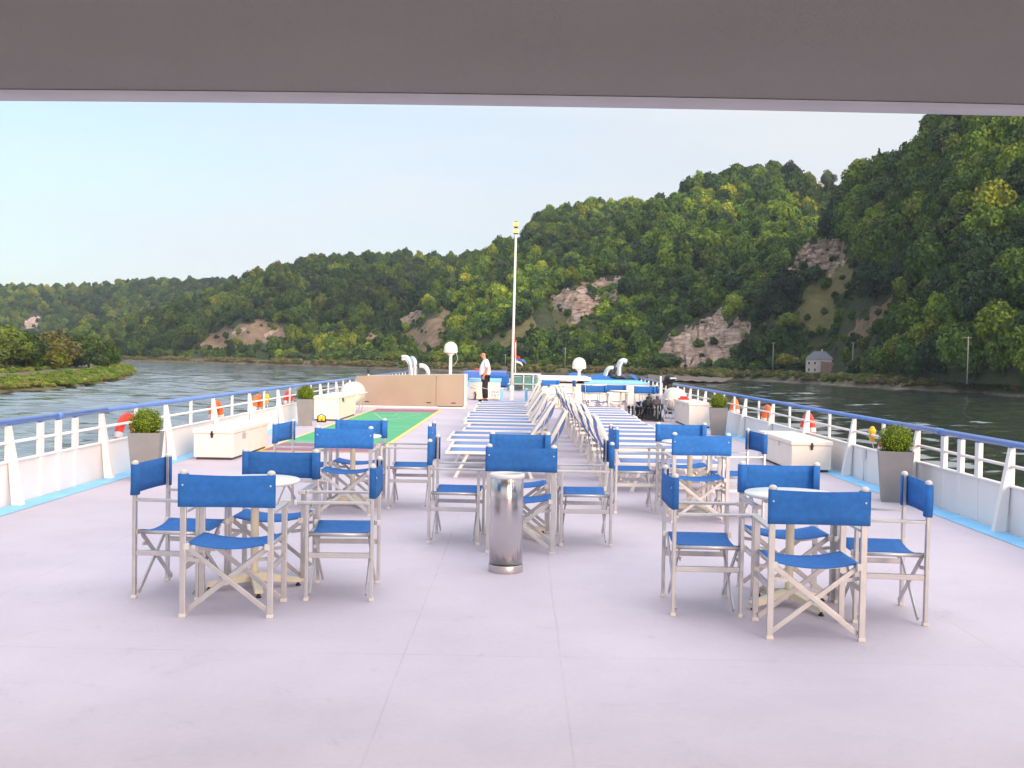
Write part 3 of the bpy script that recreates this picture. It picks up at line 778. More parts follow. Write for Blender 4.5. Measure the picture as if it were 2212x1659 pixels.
special(1757, 574, 616, 46, 436, (0.022, 0.045, 0.014), 'dark bushy tree in front of the upper chalk cliff', me=CR_BIG[2])
special(1700, 670, 712, 52, 420, (0.13, 0.17, 0.02), 'light green tree below the grassy slope', me=CR_BIG[3])
special(1702, 760, 792, 48, 400, (0.19, 0.17, 0.015), 'yellow-leaved small tree beside the pale house', me=CR_BIG[0])
special(498, 732, 774, 20, 665, (0.018, 0.035, 0.02), 'tall narrow dark tree on the far shore below the brown slope', 'poplar_tree', CR_BIG[1])
special(1440, 760, 800, 70, 432, (0.05, 0.085, 0.02), 'round green tree at the foot of the pale chalk cliff', me=CR_BIG[2])

# ------------------------------------------------------------------ right and far bank
SHORE = [(-900, 790), (-300, 782), (0, 778), (252, 779.5), (355, 782), (533, 787), (710, 792.7), (930, 801), (1100, 806), (1300, 812), (1440, 818), (1500, 820), (1560, 824), (1600, 822), (1700, 827), (1800, 833), (1950, 843), (2100, 850), (2212, 858), (2330, 868)]
sh = [gp(x, y, WATER_Z) for x, y in SHORE] + [Vector((240, 150, WATER_Z)), Vector((300, 20, WATER_Z)), Vector((330, -400, WATER_Z))]
def poly_interp(pts, n):
    ds = [0]
    for i in range(1, len(pts)): ds.append(ds[-1] + (pts[i] - pts[i - 1]).length)
    out = []
    for k in range(n + 1):
        s = ds[-1] * k / n; j = min(len(pts) - 2, max(0, np.searchsorted(ds, s) - 1)); f = (s - ds[j]) / max(1e-6, ds[j + 1] - ds[j])
        out.append(pts[j].lerp(pts[j + 1], f))
    return out
shp = poly_interp(sh, 700)
def bank_rows(pts, offs, mats_, name, inward, label=None):
    """offs: (distance inland, height) rows; one mesh per material run"""
    rows = []
    for i, p in enumerate(pts):
        q = inward(i, p); row = []
        for (d, z, m) in offs:
            j = 0.6 * math.sin(i * 0.9) + 0.8 * math.sin(i * 0.37 + d) + random.uniform(-.5, .5)
            row.append(Vector((p.x + q.x * (d + (j if d > 0.5 else j * 1.2)), p.y + q.y * (d + (j if d > 0.5 else j * 1.2)), z + (random.uniform(-.12, .12) if d > 0 else 0))))
        rows.append(row)
    me = bpy.data.meshes.new(name); w = len(offs)
    me.from_pydata([tuple(v) for r in rows for v in r], [], [(i * w + j, (i + 1) * w + j, (i + 1) * w + j + 1, i * w + j + 1) for i in range(len(rows) - 1) for j in range(w - 1)])
    for m in mats_: me.materials.append(m)
    for k, f in enumerate(me.polygons): f.material_index = offs[k % (w - 1)][2]; f.use_smooth = True
    o = bpy.data.objects.new(name, me); COL.objects.link(o)
    return tag(o, label, kind='structure')
def radial(i, p): v = Vector((p.x, p.y, 0)); return v.normalized()
bank_rows(shp, [(-1.5, -7.0, 1), (0, -5.95, 1), (1.2, -5.4, 0), (4, -4.3, 0), (8, -3.5, 2), (14, -3.1, 2), (30, -2.9, 2), (80, -2.7, 2)],
          [M_bank, M_sandbank, M_bankgrass], 'far_riverbank', radial, 'grassy bank on the far side of the river')
# landing of pale gravel
b = MB(); a0 = gp(1400, 812, -5.2); b_ = gp(1585, 820, -5.2); c_ = gp(1560, 829, -5.9); d_ = gp(1400, 824, -5.9)
b.grid(lambda u, v: (a0.lerp(b_, u)).lerp(d_.lerp(c_, u), v) + Vector((0, 0, 0.6 + 0.15 * math.sin(u * 40 + v * 9))), 40, 6)
tag(b.build('gravel_landing', M_sandbank), 'pale gravel landing on the far shore', kind='structure')

# bushes and rough grass along that bank
def along(pts, n, lo, hi, smin, smax, z, tint_fn, name, label, cat, xr=(-400, 2330)):
    P, S = [], []
    while len(P) < n:
        i = random.random() * (len(pts) - 2); p = pts[int(i)].lerp(pts[int(i) + 1], i % 1); q = radial(0, p)
        d = random.uniform(lo, hi); zz = z if z > -3.45 else float(np.interp(d, [0, 1.2, 4, 8, 14], [-5.95, -5.4, -4.3, -3.5, -3.1])) - .1; k = Vector((p.x + q.x * d, p.y + q.y * d, zz))
        if p.y < 60: continue
        P.append(k[:]); S.append(random.uniform(smin, smax) )
    P = np.array(P); S = np.array(S)
    kp = ~in_clearing(P, S); P, S = P[kp], S[kp]; n = len(P)
    S3 = np.stack([S * RNG.uniform(.9, 1.5, n), S * RNG.uniform(.9, 1.5, n), S * RNG.uniform(.55, 1.0, n)], 1)
    return scatter(name, P, S3, RNG.choice(6, n), tint_fn(n), label, cat)
def t_bush(n): return tints(n, 0.85)
def t_grass(n):
    base = np.array([[0.13, 0.15, 0.03], [0.18, 0.16, 0.05], [0.09, 0.12, 0.02], [0.20, 0.15, 0.08]]); return base[RNG.choice(4, n)] * RNG.uniform(.7, 1.2, (n, 1))
along(shp, 1500, 17, 34, 1.6, 3.6, -3.3, t_bush, 'bank_bushes', 'dark bushes lining the far riverbank', 'bushes')
along(shp, 1500, 22, 40, 2.8, 4.6, -3.2, t_bush, 'bank_trees', 'belt of low trees at the foot of the hills', 'woodland')
along(shp, 7000, 2.2, 17, 0.45, 1.3, -3.5, t_grass, 'bank_grass', 'rough yellowish grass on the far riverbank', 'grass')

# ------------------------------------------------------------------ left bank
LS = [(-500, 880), (-150, 858), (0, 848), (71, 842.5), (142, 839), (185, 832.5), (241, 824), (277, 814), (291, 804), (284, 797), (268, 790.5), (249, 786.5), (200, 785)]
ls = [Vector((-330, 20, WATER_Z))] + [gp(x, y, WATER_Z) for x, y in LS]
lsp = poly_interp(ls, 260)
spine = [gp(-500, 810, WATER_Z) + Vector((-300, 0, 0)), gp(0, 800, WATER_Z), gp(230, 795, WATER_Z)]
def left_in(i, p):
    f = i / 260; q = Vector((-1, 0.12, 0)) if p.y < 330 else Vector((-1, -0.25, 0))
    return q.normalized()
bank_rows(lsp, [(-1.2, -7.0, 0), (0, -5.95, 0), (1.0, -5.5, 0), (3.0, -4.9, 1), (6.5, -4.2, 2), (10.0, -4.1, 2), (20, -4.05, 2), (27, -3.9, 1), (40, -3.8, 1), (160, -3.8, 1), (420, -3.8, 1)],
          [M_bank, M_bankgrass, M_path], 'near_riverbank', left_in, 'grassy point with a towpath on the left bank')
n = 5200; P = []
while len(P) < n:
    i = random.random() * 258; p = lsp[int(i)].lerp(lsp[int(i) + 1], i % 1)
    if p.y < 90: continue
    q = left_in(int(i), p); d = (random.uniform(0.3, 7.5) if random.random() < .72 else random.uniform(21, 32))
    z = -5.5 + 1.4 * min(1, max(0, (d - 1) / 6)); P.append((p.x + q.x * d, p.y + q.y * d, z - 0.1))
S = RNG.uniform(.35, .95, n); scatter('riverside_grass', np.array(P), np.stack([S * 1.4, S * 1.4, S * .75], 1), RNG.choice(6, n), t_grass(n) * np.array([.95, 1.35, .6]), 'rough grass and weeds on the left riverbank', 'grass')
# row of trees on the left bank: picture column of the trunk, top, base, width, distance
left_trees = [(-60, 715, 806, 110, 270, 'olive tree at the far left end of the riverbank row', (0.075, 0.105, 0.018)),
              (14, 708, 806, 92, 285, 'tall yellow-green tree beside the left edge of the riverbank row', (0.085, 0.12, 0.015)),
              (58, 722, 806, 66, 300, 'dark green tree second along the left riverbank row', (0.03, 0.055, 0.012)),
              (98, 718, 804, 72, 312, 'russet-tinged tree in the middle of the riverbank row', (0.095, 0.092, 0.02)),
              (133, 716, 804, 66, 330, 'brownish tree with a rounded top in the riverbank row', (0.09, 0.085, 0.025)),
              (165, 728, 802, 58, 345, 'dark bushy tree right of the brownish tree on the bank', (0.035, 0.065, 0.013)),
              (192, 725, 800, 56, 352, 'bright green tree near the tip of the riverbank row', (0.06, 0.10, 0.018)),
              (218, 738, 798, 50, 365, 'low green tree next to last towards the river point', (0.045, 0.08, 0.015)),
              (236, 750, 797, 34, 378, 'smallest dark tree at the tip of the river point', (0.03, 0.058, 0.015))]
for i, (x, yt, yb, w, R, lab, c) in enumerate(left_trees):
    b0 = at_dist(x, yb, R); b0.z = -3.9; h = (yb - yt) * R / FPX + 0.5
    tree(CR_BIG[i % 4], TRUNK, b0, (w * R / FPX / 1.75, w * R / FPX / 1.75, (h - 0.3) / 2.2), c, lab, 'trees in a row on the left riverbank', lift=-0.2)
nb = 60; P = []
for i in range(nb):
    x = random.uniform(-120, 240); v = at_dist(x, 800, random.uniform(300, 420)); P.append((v.x, v.y, -4.0))
scatter('riverside_bushes', np.array(P), RNG.uniform(1.6, 3.4, nb), RNG.choice(6, nb), tints(nb, .7), 'low bushes under the left bank trees', 'bushes')

# ------------------------------------------------------------------ houses and poles on the far shore
def house(name, label, x0, x1, ytop, ybase, R, wallm, roofm, hip=True, depth=8, annex=False, windows=()):
    a = at_dist(x0, ybase, R); c = at_dist(x1, ybase, R); w = (c - a).length; h = (ybase - ytop) * R / FPX
    rz = math.atan2(c.y - a.y, c.x - a.x); z0 = min(a.z, -2.9) if a.z < 20 else a.z
    t = thing(name, label, 'house', ((a.x + c.x) / 2, (a.y + c.y) / 2, z0), rz)
    H = h + (a.z - z0); eave = H * 0.66
    b = MB(); b.box(-w / 2, w / 2, 0, depth, 0, eave); b.build('wall', wallm, t)
    b = MB(); e = 0.3; k = w * 0.28 if hip else -0.01
    v = [(-w / 2 - e, -e, eave), (w / 2 + e, -e, eave), (w / 2 + e, depth + e, eave), (-w / 2 - e, depth + e, eave), (-w / 2 + k, depth / 2, H), (w / 2 - k, depth / 2, H)]
    vs = [b.bm.verts.new(p) for p in v]
    for f in ((0, 1, 5, 4), (1, 2, 5), (2, 3, 4, 5), (3, 0, 4), (3, 2, 1, 0)): b.bm.faces.new([vs[i] for i in f])
    rf = b.build('roof', roofm, t)
    b = MB(); b.box(w * 0.05, w * 0.05 + 0.7, depth / 2 - .4, depth / 2 + .4, H * 0.9, H + 0.8); b.build('chimney', wallm, rf)
    for (u, z, ww, hh) in windows:
        b = MB(); b.box(-w / 2 + u * w - ww / 2, -w / 2 + u * w + ww / 2, -0.08, 0.1, z, z + hh); f = b.build('window', M_white, t)
        b = MB(); b.box(-w / 2 + u * w - ww / 2 + .12, -w / 2 + u * w + ww / 2 - .12, -0.12, -0.085, z + .12, z + hh - .12); b.build('pane', M_glassd, f)
    if annex:
        b = MB(); b.prism([(w * 0.05, 0), (w / 2 + 0.3, 0), (w / 2 + 0.3, eave * 0.78), (w * .05, eave * 0.86)], -2.6, -0.01, lambda p, t_: (p[0], t_, p[1]))
        b.build('lean_to', M_brickr, t)
    return t
house('pale_house', 'pale two-storey house with a grey hipped roof on the right bank', 1740, 1799, 760, 806, 398, M_stucco, M_slate, True, 9, True,
      [(0.12, 3.4, 1.0, 1.3), (0.34, 3.4, 1.0, 1.3), (0.12, 0.9, 1.0, 1.4), (0.34, 0.9, 1.0, 1.4)])
house('brick_cottage', 'small red cottage with a grey roof on the far shore', 558, 583, 762, 780, 700, M_brickr, M_slate, False, 7, False, [(0.3, 1, 1, 1.2), (.7, 1, 1, 1.2)])
house('pink_cottage', 'low pinkish cottage left of the tall narrow dark tree', 416, 438, 763, 778, 735, M_stucco, M_slate, False, 7, False, [(0.3, 1, 1, 1.2)])
house('white_cottage', 'narrow white gabled cottage on the far shore', 657, 669, 761, 783, 665, M_white, M_slate, False, 6, False, [(0.5, 2, 1, 1.2)])
house('crest_house', 'reddish roof showing beside the lone tree on the hill crest', 1768, 1782, 390, 404, 712, M_stucco, M_brickr, False, 6, False, [(.5, 1, 1, 1)])
for (x, yt, yb, R, lab) in ((1669, 741, 800, 402, 'bare wooden utility pole left of the pale house'), (1841, 742, 806, 362, 'utility pole with a transformer box right of the pale house'),
                       (2089, 735, 822, 288, 'rightmost utility pole against the dark hillside'), (1220, 751, 806, 470, 'utility pole below the chalk scar in the centre'),
                       (1091, 765, 804, 500, 'short utility pole behind the bald man')):
    p = at_dist(x, yb, R); h = (yb - yt) * R / FPX
    t = thing('utility_pole', lab, 'utility pole', (p.x, p.y, -3.3), 0, 'utility poles along the far shore')
    b = MB(); b.tube([(0, 0, 0), (0.05, 0, h + (p.z + 3.3))], [0.17, 0.12], 8); b.build('pole', M_wood, t)
    b = MB(); b.box(-0.9, 0.9, -0.06, 0.06, h + p.z + 2.9, h + p.z + 3.05); b.build('crossarm', M_wood, t)
    if x == 1841: b = MB(); b.box(-1.1, -0.35, -0.3, 0.3, 3.2, 4.3, .05); b.build('transformer_box', M_silver, t)
#__PART2__
# ================================================================== ON BOARD
# ---- canopy overhead: edge at y 3.19, underside about z 2.38, slightly cambered
def cz(x): return 2.362 - 0.0030 * x * x
b = MB()
nX = 40
prof = [(3.165, 0.0), (3.165, 0.09), (-1.2, 0.09), (-1.2, 0.0)]
b.grid(lambda u, v: (-6 + 12 * u, -1.2 + 4.235 * v, cz(-6 + 12 * u) - 0.0), nX, 6)
b.grid(lambda u, v: (-6 + 12 * u, -1.2 + 4.37 * v, cz(-6 + 12 * u) + 0.10), nX, 1)
canopy = b.build('canopy_panel', mat('canopy_underside', (0.29, 0.282, 0.257), 0.75, var=0.05, scale=1.5, bump=0.6, bscale=220))
ct = thing('canopy', 'grey canopy roof overhead with a pale rounded edge', 'canopy', (0, 0, 0)); canopy.parent = ct
b = MB(); ring = [(-0.105, -0.002), (-0.09, -0.010), (-0.01, -0.012), (0.025, -0.002), (0.04, 0.03), (0.035, 0.10)]
b.grid(lambda u, v: (-6 + 12 * u, 3.135 + ring[int(round(v * 5))][0], cz(-6 + 12 * u) + ring[int(round(v * 5))][1]), nX, 5)
b.build('edge_trim', mat('canopy_trim', (0.53, 0.525, 0.545), 0.4, var=0.05), ct)
for sx_ in (-1, 1):
    b = MB(); b.tube([(sx_ * 5.0, -0.9, 0), (sx_ * 5.0, -0.9, 2.33)], 0.05, 12); b.build('support_post', M_white, ct)

# ---- railings with solid bulwark
def railing(side):
    x = XL if side < 0 else XR
    t = thing('railing', 'white railing with blue top rail along the %s edge of the deck' % ('left' if side < 0 else 'right'), 'railing', (x, 0, 0), 0, 'deck railings')
    o = -side     # inward direction
    y0, y1 = 1.0, 50.0
    b = MB(); b.box(-0.012, 0.012, y0, y1, 0, 0.43); b.box(-0.03, 0.035, y0, y1, 0.43, 0.452, 0.006); b.build('bulwark', M_white, t)
    b = MB(); b.tube([(0, y0, 0.635), (0, y1, 0.635)], 0.017, 10); b.build('middle_rail', M_white, t)
    b = MB(); b.tube([(0, y0, 0.845), (0, 13.0, 0.845)], 0.034, 14); b.tube([(0, 11.6, 0.845), (0, 11.75, 0.845)], 0.038, 14)
    b.tube([(0, 13.0, 0.845), (0, y1, 0.845)], 0.03, 14); b.build('top_rail', M_rail, t)
    # joint collar
    first = {-1: 10.5, 1: 9.95}[side]
    ys = [first + 2.345 * k for k in range(-3, 16)]
    me = None; me2 = None
    for yy in ys:
        if yy < 1: continue
        if me is None:      # tapered post: narrow at the top, foot stands inboard
            b = MB()
            b.prism([(-0.018, 0.81), (0.022, 0.81), (0.165, 0.0), (0.055, 0.0), (0.02, 0.43), (-0.018, 0.44)], -0.035, 0.035, lambda p, k: (o * p[0], k, p[1]))
            q = b.build('post', M_white, t); me = q.data
            b = MB(); b.tube([(0, 0, 0.80), (0, 0, 0.835)], 0.024, 10); c = b.build('bracket', M_blue, q); me2 = c.data
        else:
            q = bpy.data.objects.new('post', me); COL.objects.link(q); q.parent = t
            c = bpy.data.objects.new('bracket', me2); COL.objects.link(c); c.parent = q
        q.location = (0, yy, 0)
    me = None
    for k, yy in enumerate(ys):
        ym = yy + 1.17
        if ym < 1 or (first - .1 < yy < first + .1): continue
        if side > 0 and abs(yy - (first)) < 0.1: continue
        if me is None:
            b = MB(); b.box(-0.016, 0.016, -0.03, 0.03, 0.44, 0.82); q = b.build('stanchion', M_white, t); me = q.data
        else: q = bpy.data.objects.new('stanchion', me); COL.objects.link(q); q.parent = t
        q.location = (0, ym, 0)
    me = None
    for ym in ((11.2, 11.64, 12.08) if side < 0 else (10.67, 11.1, 11.54)):   # the three broad gate posts
        if me is None:
            b = MB(); b.box(-0.02, 0.03, -0.045, 0.045, 0.0, 0.80, 0.005); q = b.build('gate_post', M_white, t); me = q.data
            b = MB(); b.box(-0.014, 0.014, -0.03, 0.03, 0.80, 0.835); c = b.build('bracket', M_blue, q); m2 = c.data
        else:
            q = bpy.data.objects.new('gate_post', me); COL.objects.link(q); q.parent = t
            c = bpy.data.objects.new('bracket', m2); COL.objects.link(c); c.parent = q
        q.location = (0, ym, 0)
    return t
railing(-1); railing(1)

# ---- folding director chair, facing +Y
CW = 0.262
def director_chair(label, loc, rz, group):
    t = thing('director_chair', label, 'chair', loc, rz, group)
    for s in (-1, 1):
        b = MB(); b.box(s * CW - .018, s * CW + .018, -0.231, -0.209, 0.01, 0.872, 0.003); lg = b.build('back_post', M_alu, t)
        b = MB(); b.sphere((s * CW, -0.22, 0.873), 0.026, 12, 6, (1, .85, .75)); b.build('post_cap', M_cap, lg)
        b = MB(); b.box(s * CW - .021, s * CW + .021, -0.236, -0.204, 0.0, 0.022, 0.003); b.build('foot_cap', M_cap, lg)
        b = MB(); b.box(s * CW - .018, s * CW + .018, 0.189, 0.211, 0.01, 0.627, 0.003); lg = b.build('front_leg', M_alu, t)
        b = MB(); b.box(s * CW - .021, s * CW + .021, 0.184, 0.216, 0.0, 0.022, 0.003); b.build('foot_cap', M_cap, lg)
        b = MB(); b.box(s * CW - .022, s * CW + .022, -0.205, 0.262, 0.628, 0.645, 0.003); am = b.build('armrest', M_alu, t)
        b = MB(); b.box(s * CW - .024, s * CW + .024, 0.262, 0.282, 0.622, 0.649, 0.004); b.build('end_cap', M_cap, am)
        b = MB(); b.box(s * CW - .011, s * CW + .011, -0.209, 0.189, 0.278, 0.312, 0.003); b.build('side_rail', M_alu, t)
        b = MB(); b.tube([(s * .243, -0.215, .428), (s * .243, .205, .428)], .014, 10); st = b.build('seat_rail', M_alu, t)
        b = MB(); b.box(s * .243 - .017, s * .243 + .017, -0.232, -.206, .409, .447, .004); b.build('end_cap', M_cap, st)
        b = MB(); b.box(s * .243 - .017, s * .243 + .017, .200, .226, .409, .447, .004); b.build('end_cap', M_cap, st)
        for yb, yo in ((-0.19, 0.0), (0.17, 0.0)):
            y = yb + (0.008 if s > 0 else -0.008)
            b = MB(); b.bar((s * -.245, y, .035), (s * .238, y, .415), .012, .030, (0, 0, 1), .002); b.build('cross_brace', M_alu, t)
            b = MB(); b.bar((s * .255, y + .013 * s, .352), (s * .165, y + .013 * s, .352 - .012), .010, .022, (0, 0, 1)); b.build('brace_link', M_alu, t)
    # slung seat
    def seat(u, v):
        x = -.250 + .50 * u; sag = .036 * (1 - (2 * u - 1) ** 2)
        return (x, -.195 + .385 * v, .446 - sag - (0.006 if u in (0, 1) else 0) - .004 * math.sin(v * PI) * (1 - (2 * u - 1) ** 2))
    b = MB(); b.grid(seat, 16, 6); b.build('seat_canvas', M_canvas, t, solid=.005)
    # back band wrapped round the posts
    outl = []
    for k in range(25):
        u = k / 24; x = -.290 + .580 * u; outl.append((x, -.237 - .016 * math.sin(PI * u)))
    b = MB()
    def back(u, v):
        i = u * 24; x, y = outl[int(round(i))]
        edge = abs(2 * u - 1) ** 6
        return (x, y - .003 * math.sin(9 * u + 3 * v), .668 + .198 * v - .006 * math.sin(PI * u) * (1 if v > .5 else -0.6))
    b.grid(back, 24, 4)
    for s in (-1, 1):     # sleeve in front of the post
        b.grid(lambda u, v: (s * (.290 - .055 * u), -.237 + .037 * math.sin(PI * .5 * min(1, u * 3)), .668 + .198 * v), 6, 2)
    bc = b.build('back_canvas', M_canvas, t, solid=.004)
    b = MB()
    for s in (-1, 1): b.lathe([(0, .004), (.006, .002), (.006, 0)], 8, mtx=Matrix.Translation((s * .262, -.243, .80)) @ Matrix.Rotation(PI / 2, 4, 'X'))
    b.build('screw', M_silver, bc)
    return t

# feet seen in the photo: (left rear foot, right rear foot) of the chairs seen from behind etc.
def mid(a, c): return (a + c) / 2
def place_by_back(a, c, face):      # a, c: the two rear feet on the deck; face: rough facing direction
    d = (c - a).normalized(); n = Vector((-d.y, d.x, 0))
    if n.dot(face) < 0: n = -n
    m = mid(a, c); ctr = m + n * 0.22
    return Vector((ctr.x, ctr.y, 0)), math.atan2(-n.x, n.y)
chairs = []
F = Vector((0, 1, 0)); B_ = Vector((0, -1, 0)); R_ = Vector((1, 0, 0)); L_ = Vector((-1, 0, 0))
GL = 'director chairs around the front left table'; GM = 'director chairs around the centre table'; GR = 'director chairs around the front right table'
GBL = 'director chairs around the back left table'; GBR = 'director chairs around the back right table'; GF = 'director chairs around the distant table'
def unit(a, c, k=0.524):
    m = mid(a, c); d = (c - a).normalized() * k / 2; return m - d, m + d
def side_feet(xn, yn, turn):      # near rear foot known, far rear foot straight behind it turned by 'turn' degrees
    a = gp(xn, yn); d = Vector((math.sin(math.radians(turn)), math.cos(math.radians(turn)), 0)); return a, a + d * 0.524
c0 = director_chair('blue canvas chair seen from behind, front chair of the near left table', *place_by_back(*unit(gp(400, 1333), gp(577, 1335)), F), GL)
def put(label, feet, face, group):
    loc, rz = place_by_back(feet[0], feet[1], face); return dup(c0, label, loc, rz, group)
def by_width(x0, x1, ytop, face, group, label, w=0.58, turn=0.0, ztop=0.866):
    # chair squarely facing along the deck, from its back canvas in the picture
    xm = (x0 + x1) / 2; d = ray(xm, ytop); t_ = (ztop - CAMH) / d.z
    # distance from apparent width, averaged with the one from height
    Dw = w * FPX / (x1 - x0); Dh = d.y * t_ if d.z < 0 else Dw
    D = 0.65 * Dw + 0.35 * Dh
    p = dp(xm, ytop, D); n = Matrix.Rotation(math.radians(turn), 3, 'Z') @ face
    return dup(c0, label, (p.x + n.x * .24, p.y + n.y * .24, 0), math.atan2(-n.x, n.y), group)
by_width(524, 692, 979, B_, GL, 'blue canvas chair facing the viewer across the near left table')
put('blue canvas chair at the left side of the near left table, beside the planter', side_feet(290, 1291, 4), R_, GL)
put('blue canvas chair at the right side of the near left table, nearest the steel bin', side_feet(802, 1298, -3), L_, GL)
put('blue canvas chair seen from behind, directly behind the steel bin', unit(gp(1052, 1194), gp(1194, 1198)), F, GM)
by_width(1057, 1191, 934, B_, GM, 'blue canvas chair facing the viewer across the centre table')
put('blue canvas chair left of the centre table, facing right', side_feet(925.5, 1173.5, 3), R_, GM)
put('blue canvas chair right of the centre table, facing left', side_feet(1318, 1180.5, -1), L_, GM)
put('blue canvas chair seen from behind, closest chair of the near right table', unit(gp(1667, 1380.5), gp(1855.6, 1385.5)), F, GR)
by_width(1595, 1770, 1008, B_, GR, 'blue canvas chair facing the viewer across the near right table')
put('blue canvas chair left of the near right table, facing right', side_feet(1453, 1329.5, 1), R_, GR)
put('blue canvas chair right of the near right table, below the right planter', side_feet(1998, 1351.7, 5), L_, GR)
by_width(680, 806.5, 928, F, GBL, 'blue canvas chair seen from behind at the back left table, over the green court')
by_width(725, 837, 908, B_, GBL, 'blue canvas chair facing the viewer at the back left table, against the green court')
def by_edge(x, ytop, turn, face, group, label, D, ztop=0.866):
    p = dp(x, ytop, D); a = Vector((p.x, p.y, 0)); d = Vector((math.sin(math.radians(turn)), math.cos(math.radians(turn)), 0))
    return put(label, (a, a + d * .524), face, group)
by_edge(594, 925, 8, R_, GBL, 'blue canvas chair left of the back left table, by the white locker', 10.6)
by_edge(929, 918, 0, L_, GBL, 'blue canvas chair right of the back left table, beside the loungers', 10.7)
by_width(1452.6, 1580, 943, F, GBR, 'blue canvas chair seen from behind at the back right table')
by_width(1417, 1526, 920, B_, GBR, 'blue canvas chair facing the viewer at the back right table')
by_edge(1333, 928, -2, R_, GBR, 'blue canvas chair left of the back right table, at the lounger row', 10.7)
by_edge(1652, 943, -6, L_, GBR, 'blue canvas chair right of the back right table, by the white locker', 10.4)

# ---- pedestal tables
def table(label, loc, rz, group='round pedestal tables between the chairs'):
    t = thing('round_table', label, 'table', loc, rz, group)
    b = MB(); b.lathe([(0, .715), (.27, .715), (.292, .72), (.30, .73), (.296, .742), (0, .745)], 40); b.build('tabletop', M_table, t)
    b = MB(); b.lathe([(.0, .09), (.030, .09), (.026, .14), (.028, .68), (.05, .70), (.05, .7149), (0, .7149)], 18); b.build('pole', M_pole, t)
    b = MB(); b.bar((-.22, 0, .70), (.22, 0, .70), .035, .025, (0, 0, 1), .003); b.build('top_bracket', M_pole, t)
    me = m2 = None
    for k in range(4):
        a = k * PI / 2
        if me is None:
            b = MB(); b.prism([(0.0, .11), (.05, .105), (.30, .055), (.315, .045), (.315, .03), (.28, .028), (.05, .05), (0, .052)], -.027, .027, lambda p, q: (p[0], q, p[1])); f = b.build('base_foot', M_pole, t); me = f.data
            b = MB(); b.lathe([(0, 0), (.016, 0), (.018, .008), (.009, .016), (.009, .032), (0, .032)], 12, c=(.295, 0, 0)); g = b.build('rubber_pad', M_black, f); m2 = g.data
        else:
            f = bpy.data.objects.new('base_foot', me); COL.objects.link(f); f.parent = t
            g = bpy.data.objects.new('rubber_pad', m2); COL.objects.link(g); g.parent = f
        f.rotation_euler = (0, 0, a)
    return t
tL = gp(549, 1270); T0 = table('round ivory table of the near left chair group', tL, math.radians(20))
def tb(label, p, r): return dup(T0, label, p, math.radians(r))
tb('round ivory table of the near right chair group', gp(1703, 1308), 28)
tb('round ivory table hidden behind the steel bin, centre group', Vector((0.0, 9.2, 0)), 40)
tb('round ivory table of the back left group beside the court', dp(762, 1000, 10.95) * 1, 30)
tb('round ivory table of the back right group by the loungers', dp(1490, 1000, 10.95) * 1, 30)
for o in bpy.data.objects:
    if o.name.startswith('round_table'): o.location.z = 0

# ---- steel bin
def streaked_steel():
    m = mat('mirror_steel', (0.62, 0.59, 0.59), 0.16, metal=1.0, var=.05, scale=3)
    t = m.node_tree; b = t.nodes['Principled BSDF']
    c = N(t, 'ShaderNodeTexCoord'); p = N(t, 'ShaderNodeMapping'); p.inputs['Scale'].default_value = (26, 26, 1.1)
    n = N(t, 'ShaderNodeTexNoise'); n.inputs['Scale'].default_value = 1; n.inputs['Detail'].default_value = 3
    bp = N(t, 'ShaderNodeBump'); bp.inputs['Strength'].default_value = .55; bp.inputs['Distance'].default_value = .012
    t.links.new(c.outputs['Object'], p.inputs[0]); t.links.new(p.outputs[0], n.inputs['Vector']); t.links.new(n.outputs['Fac'], bp.inputs['Height']); t.links.new(bp.outputs[0], b.inputs['Normal'])
    return m
bl = gp(1092, 1233); t = thing('litter_bin', 'tall polished steel bin standing behind the centre chair', 'bin', (bl.x, bl.y, 0))
t['label'] = 'tall polished steel ash bin in front of the centre table'
b = MB(); b.lathe([(0, .045), (.124, .045), (.124, .70), (.118, .712), (.112, .712), (.112, .655), (0, .655)], 48); b.build('drum', streaked_steel(), t)
b = MB(); b.lathe([(0, 0), (.127, 0), (.129, .005), (.129, .052), (.127, .056), (.1245, .056)], 48); b.build('base_ring', mat('dull_steel', (.55, .50, .50), .38, metal=.9), t)
b = MB(); b.lathe([(.112, .700), (.128, .698), (.134, .712), (.131, .728), (.114, .733), (.108, .724), (.108, .70)], 48); rm = b.build('rim', M_silver, t)
b = MB(); b.lathe([(0, .700), (.107, .697)], 32); b.build('sand_tray', M_sand, t)

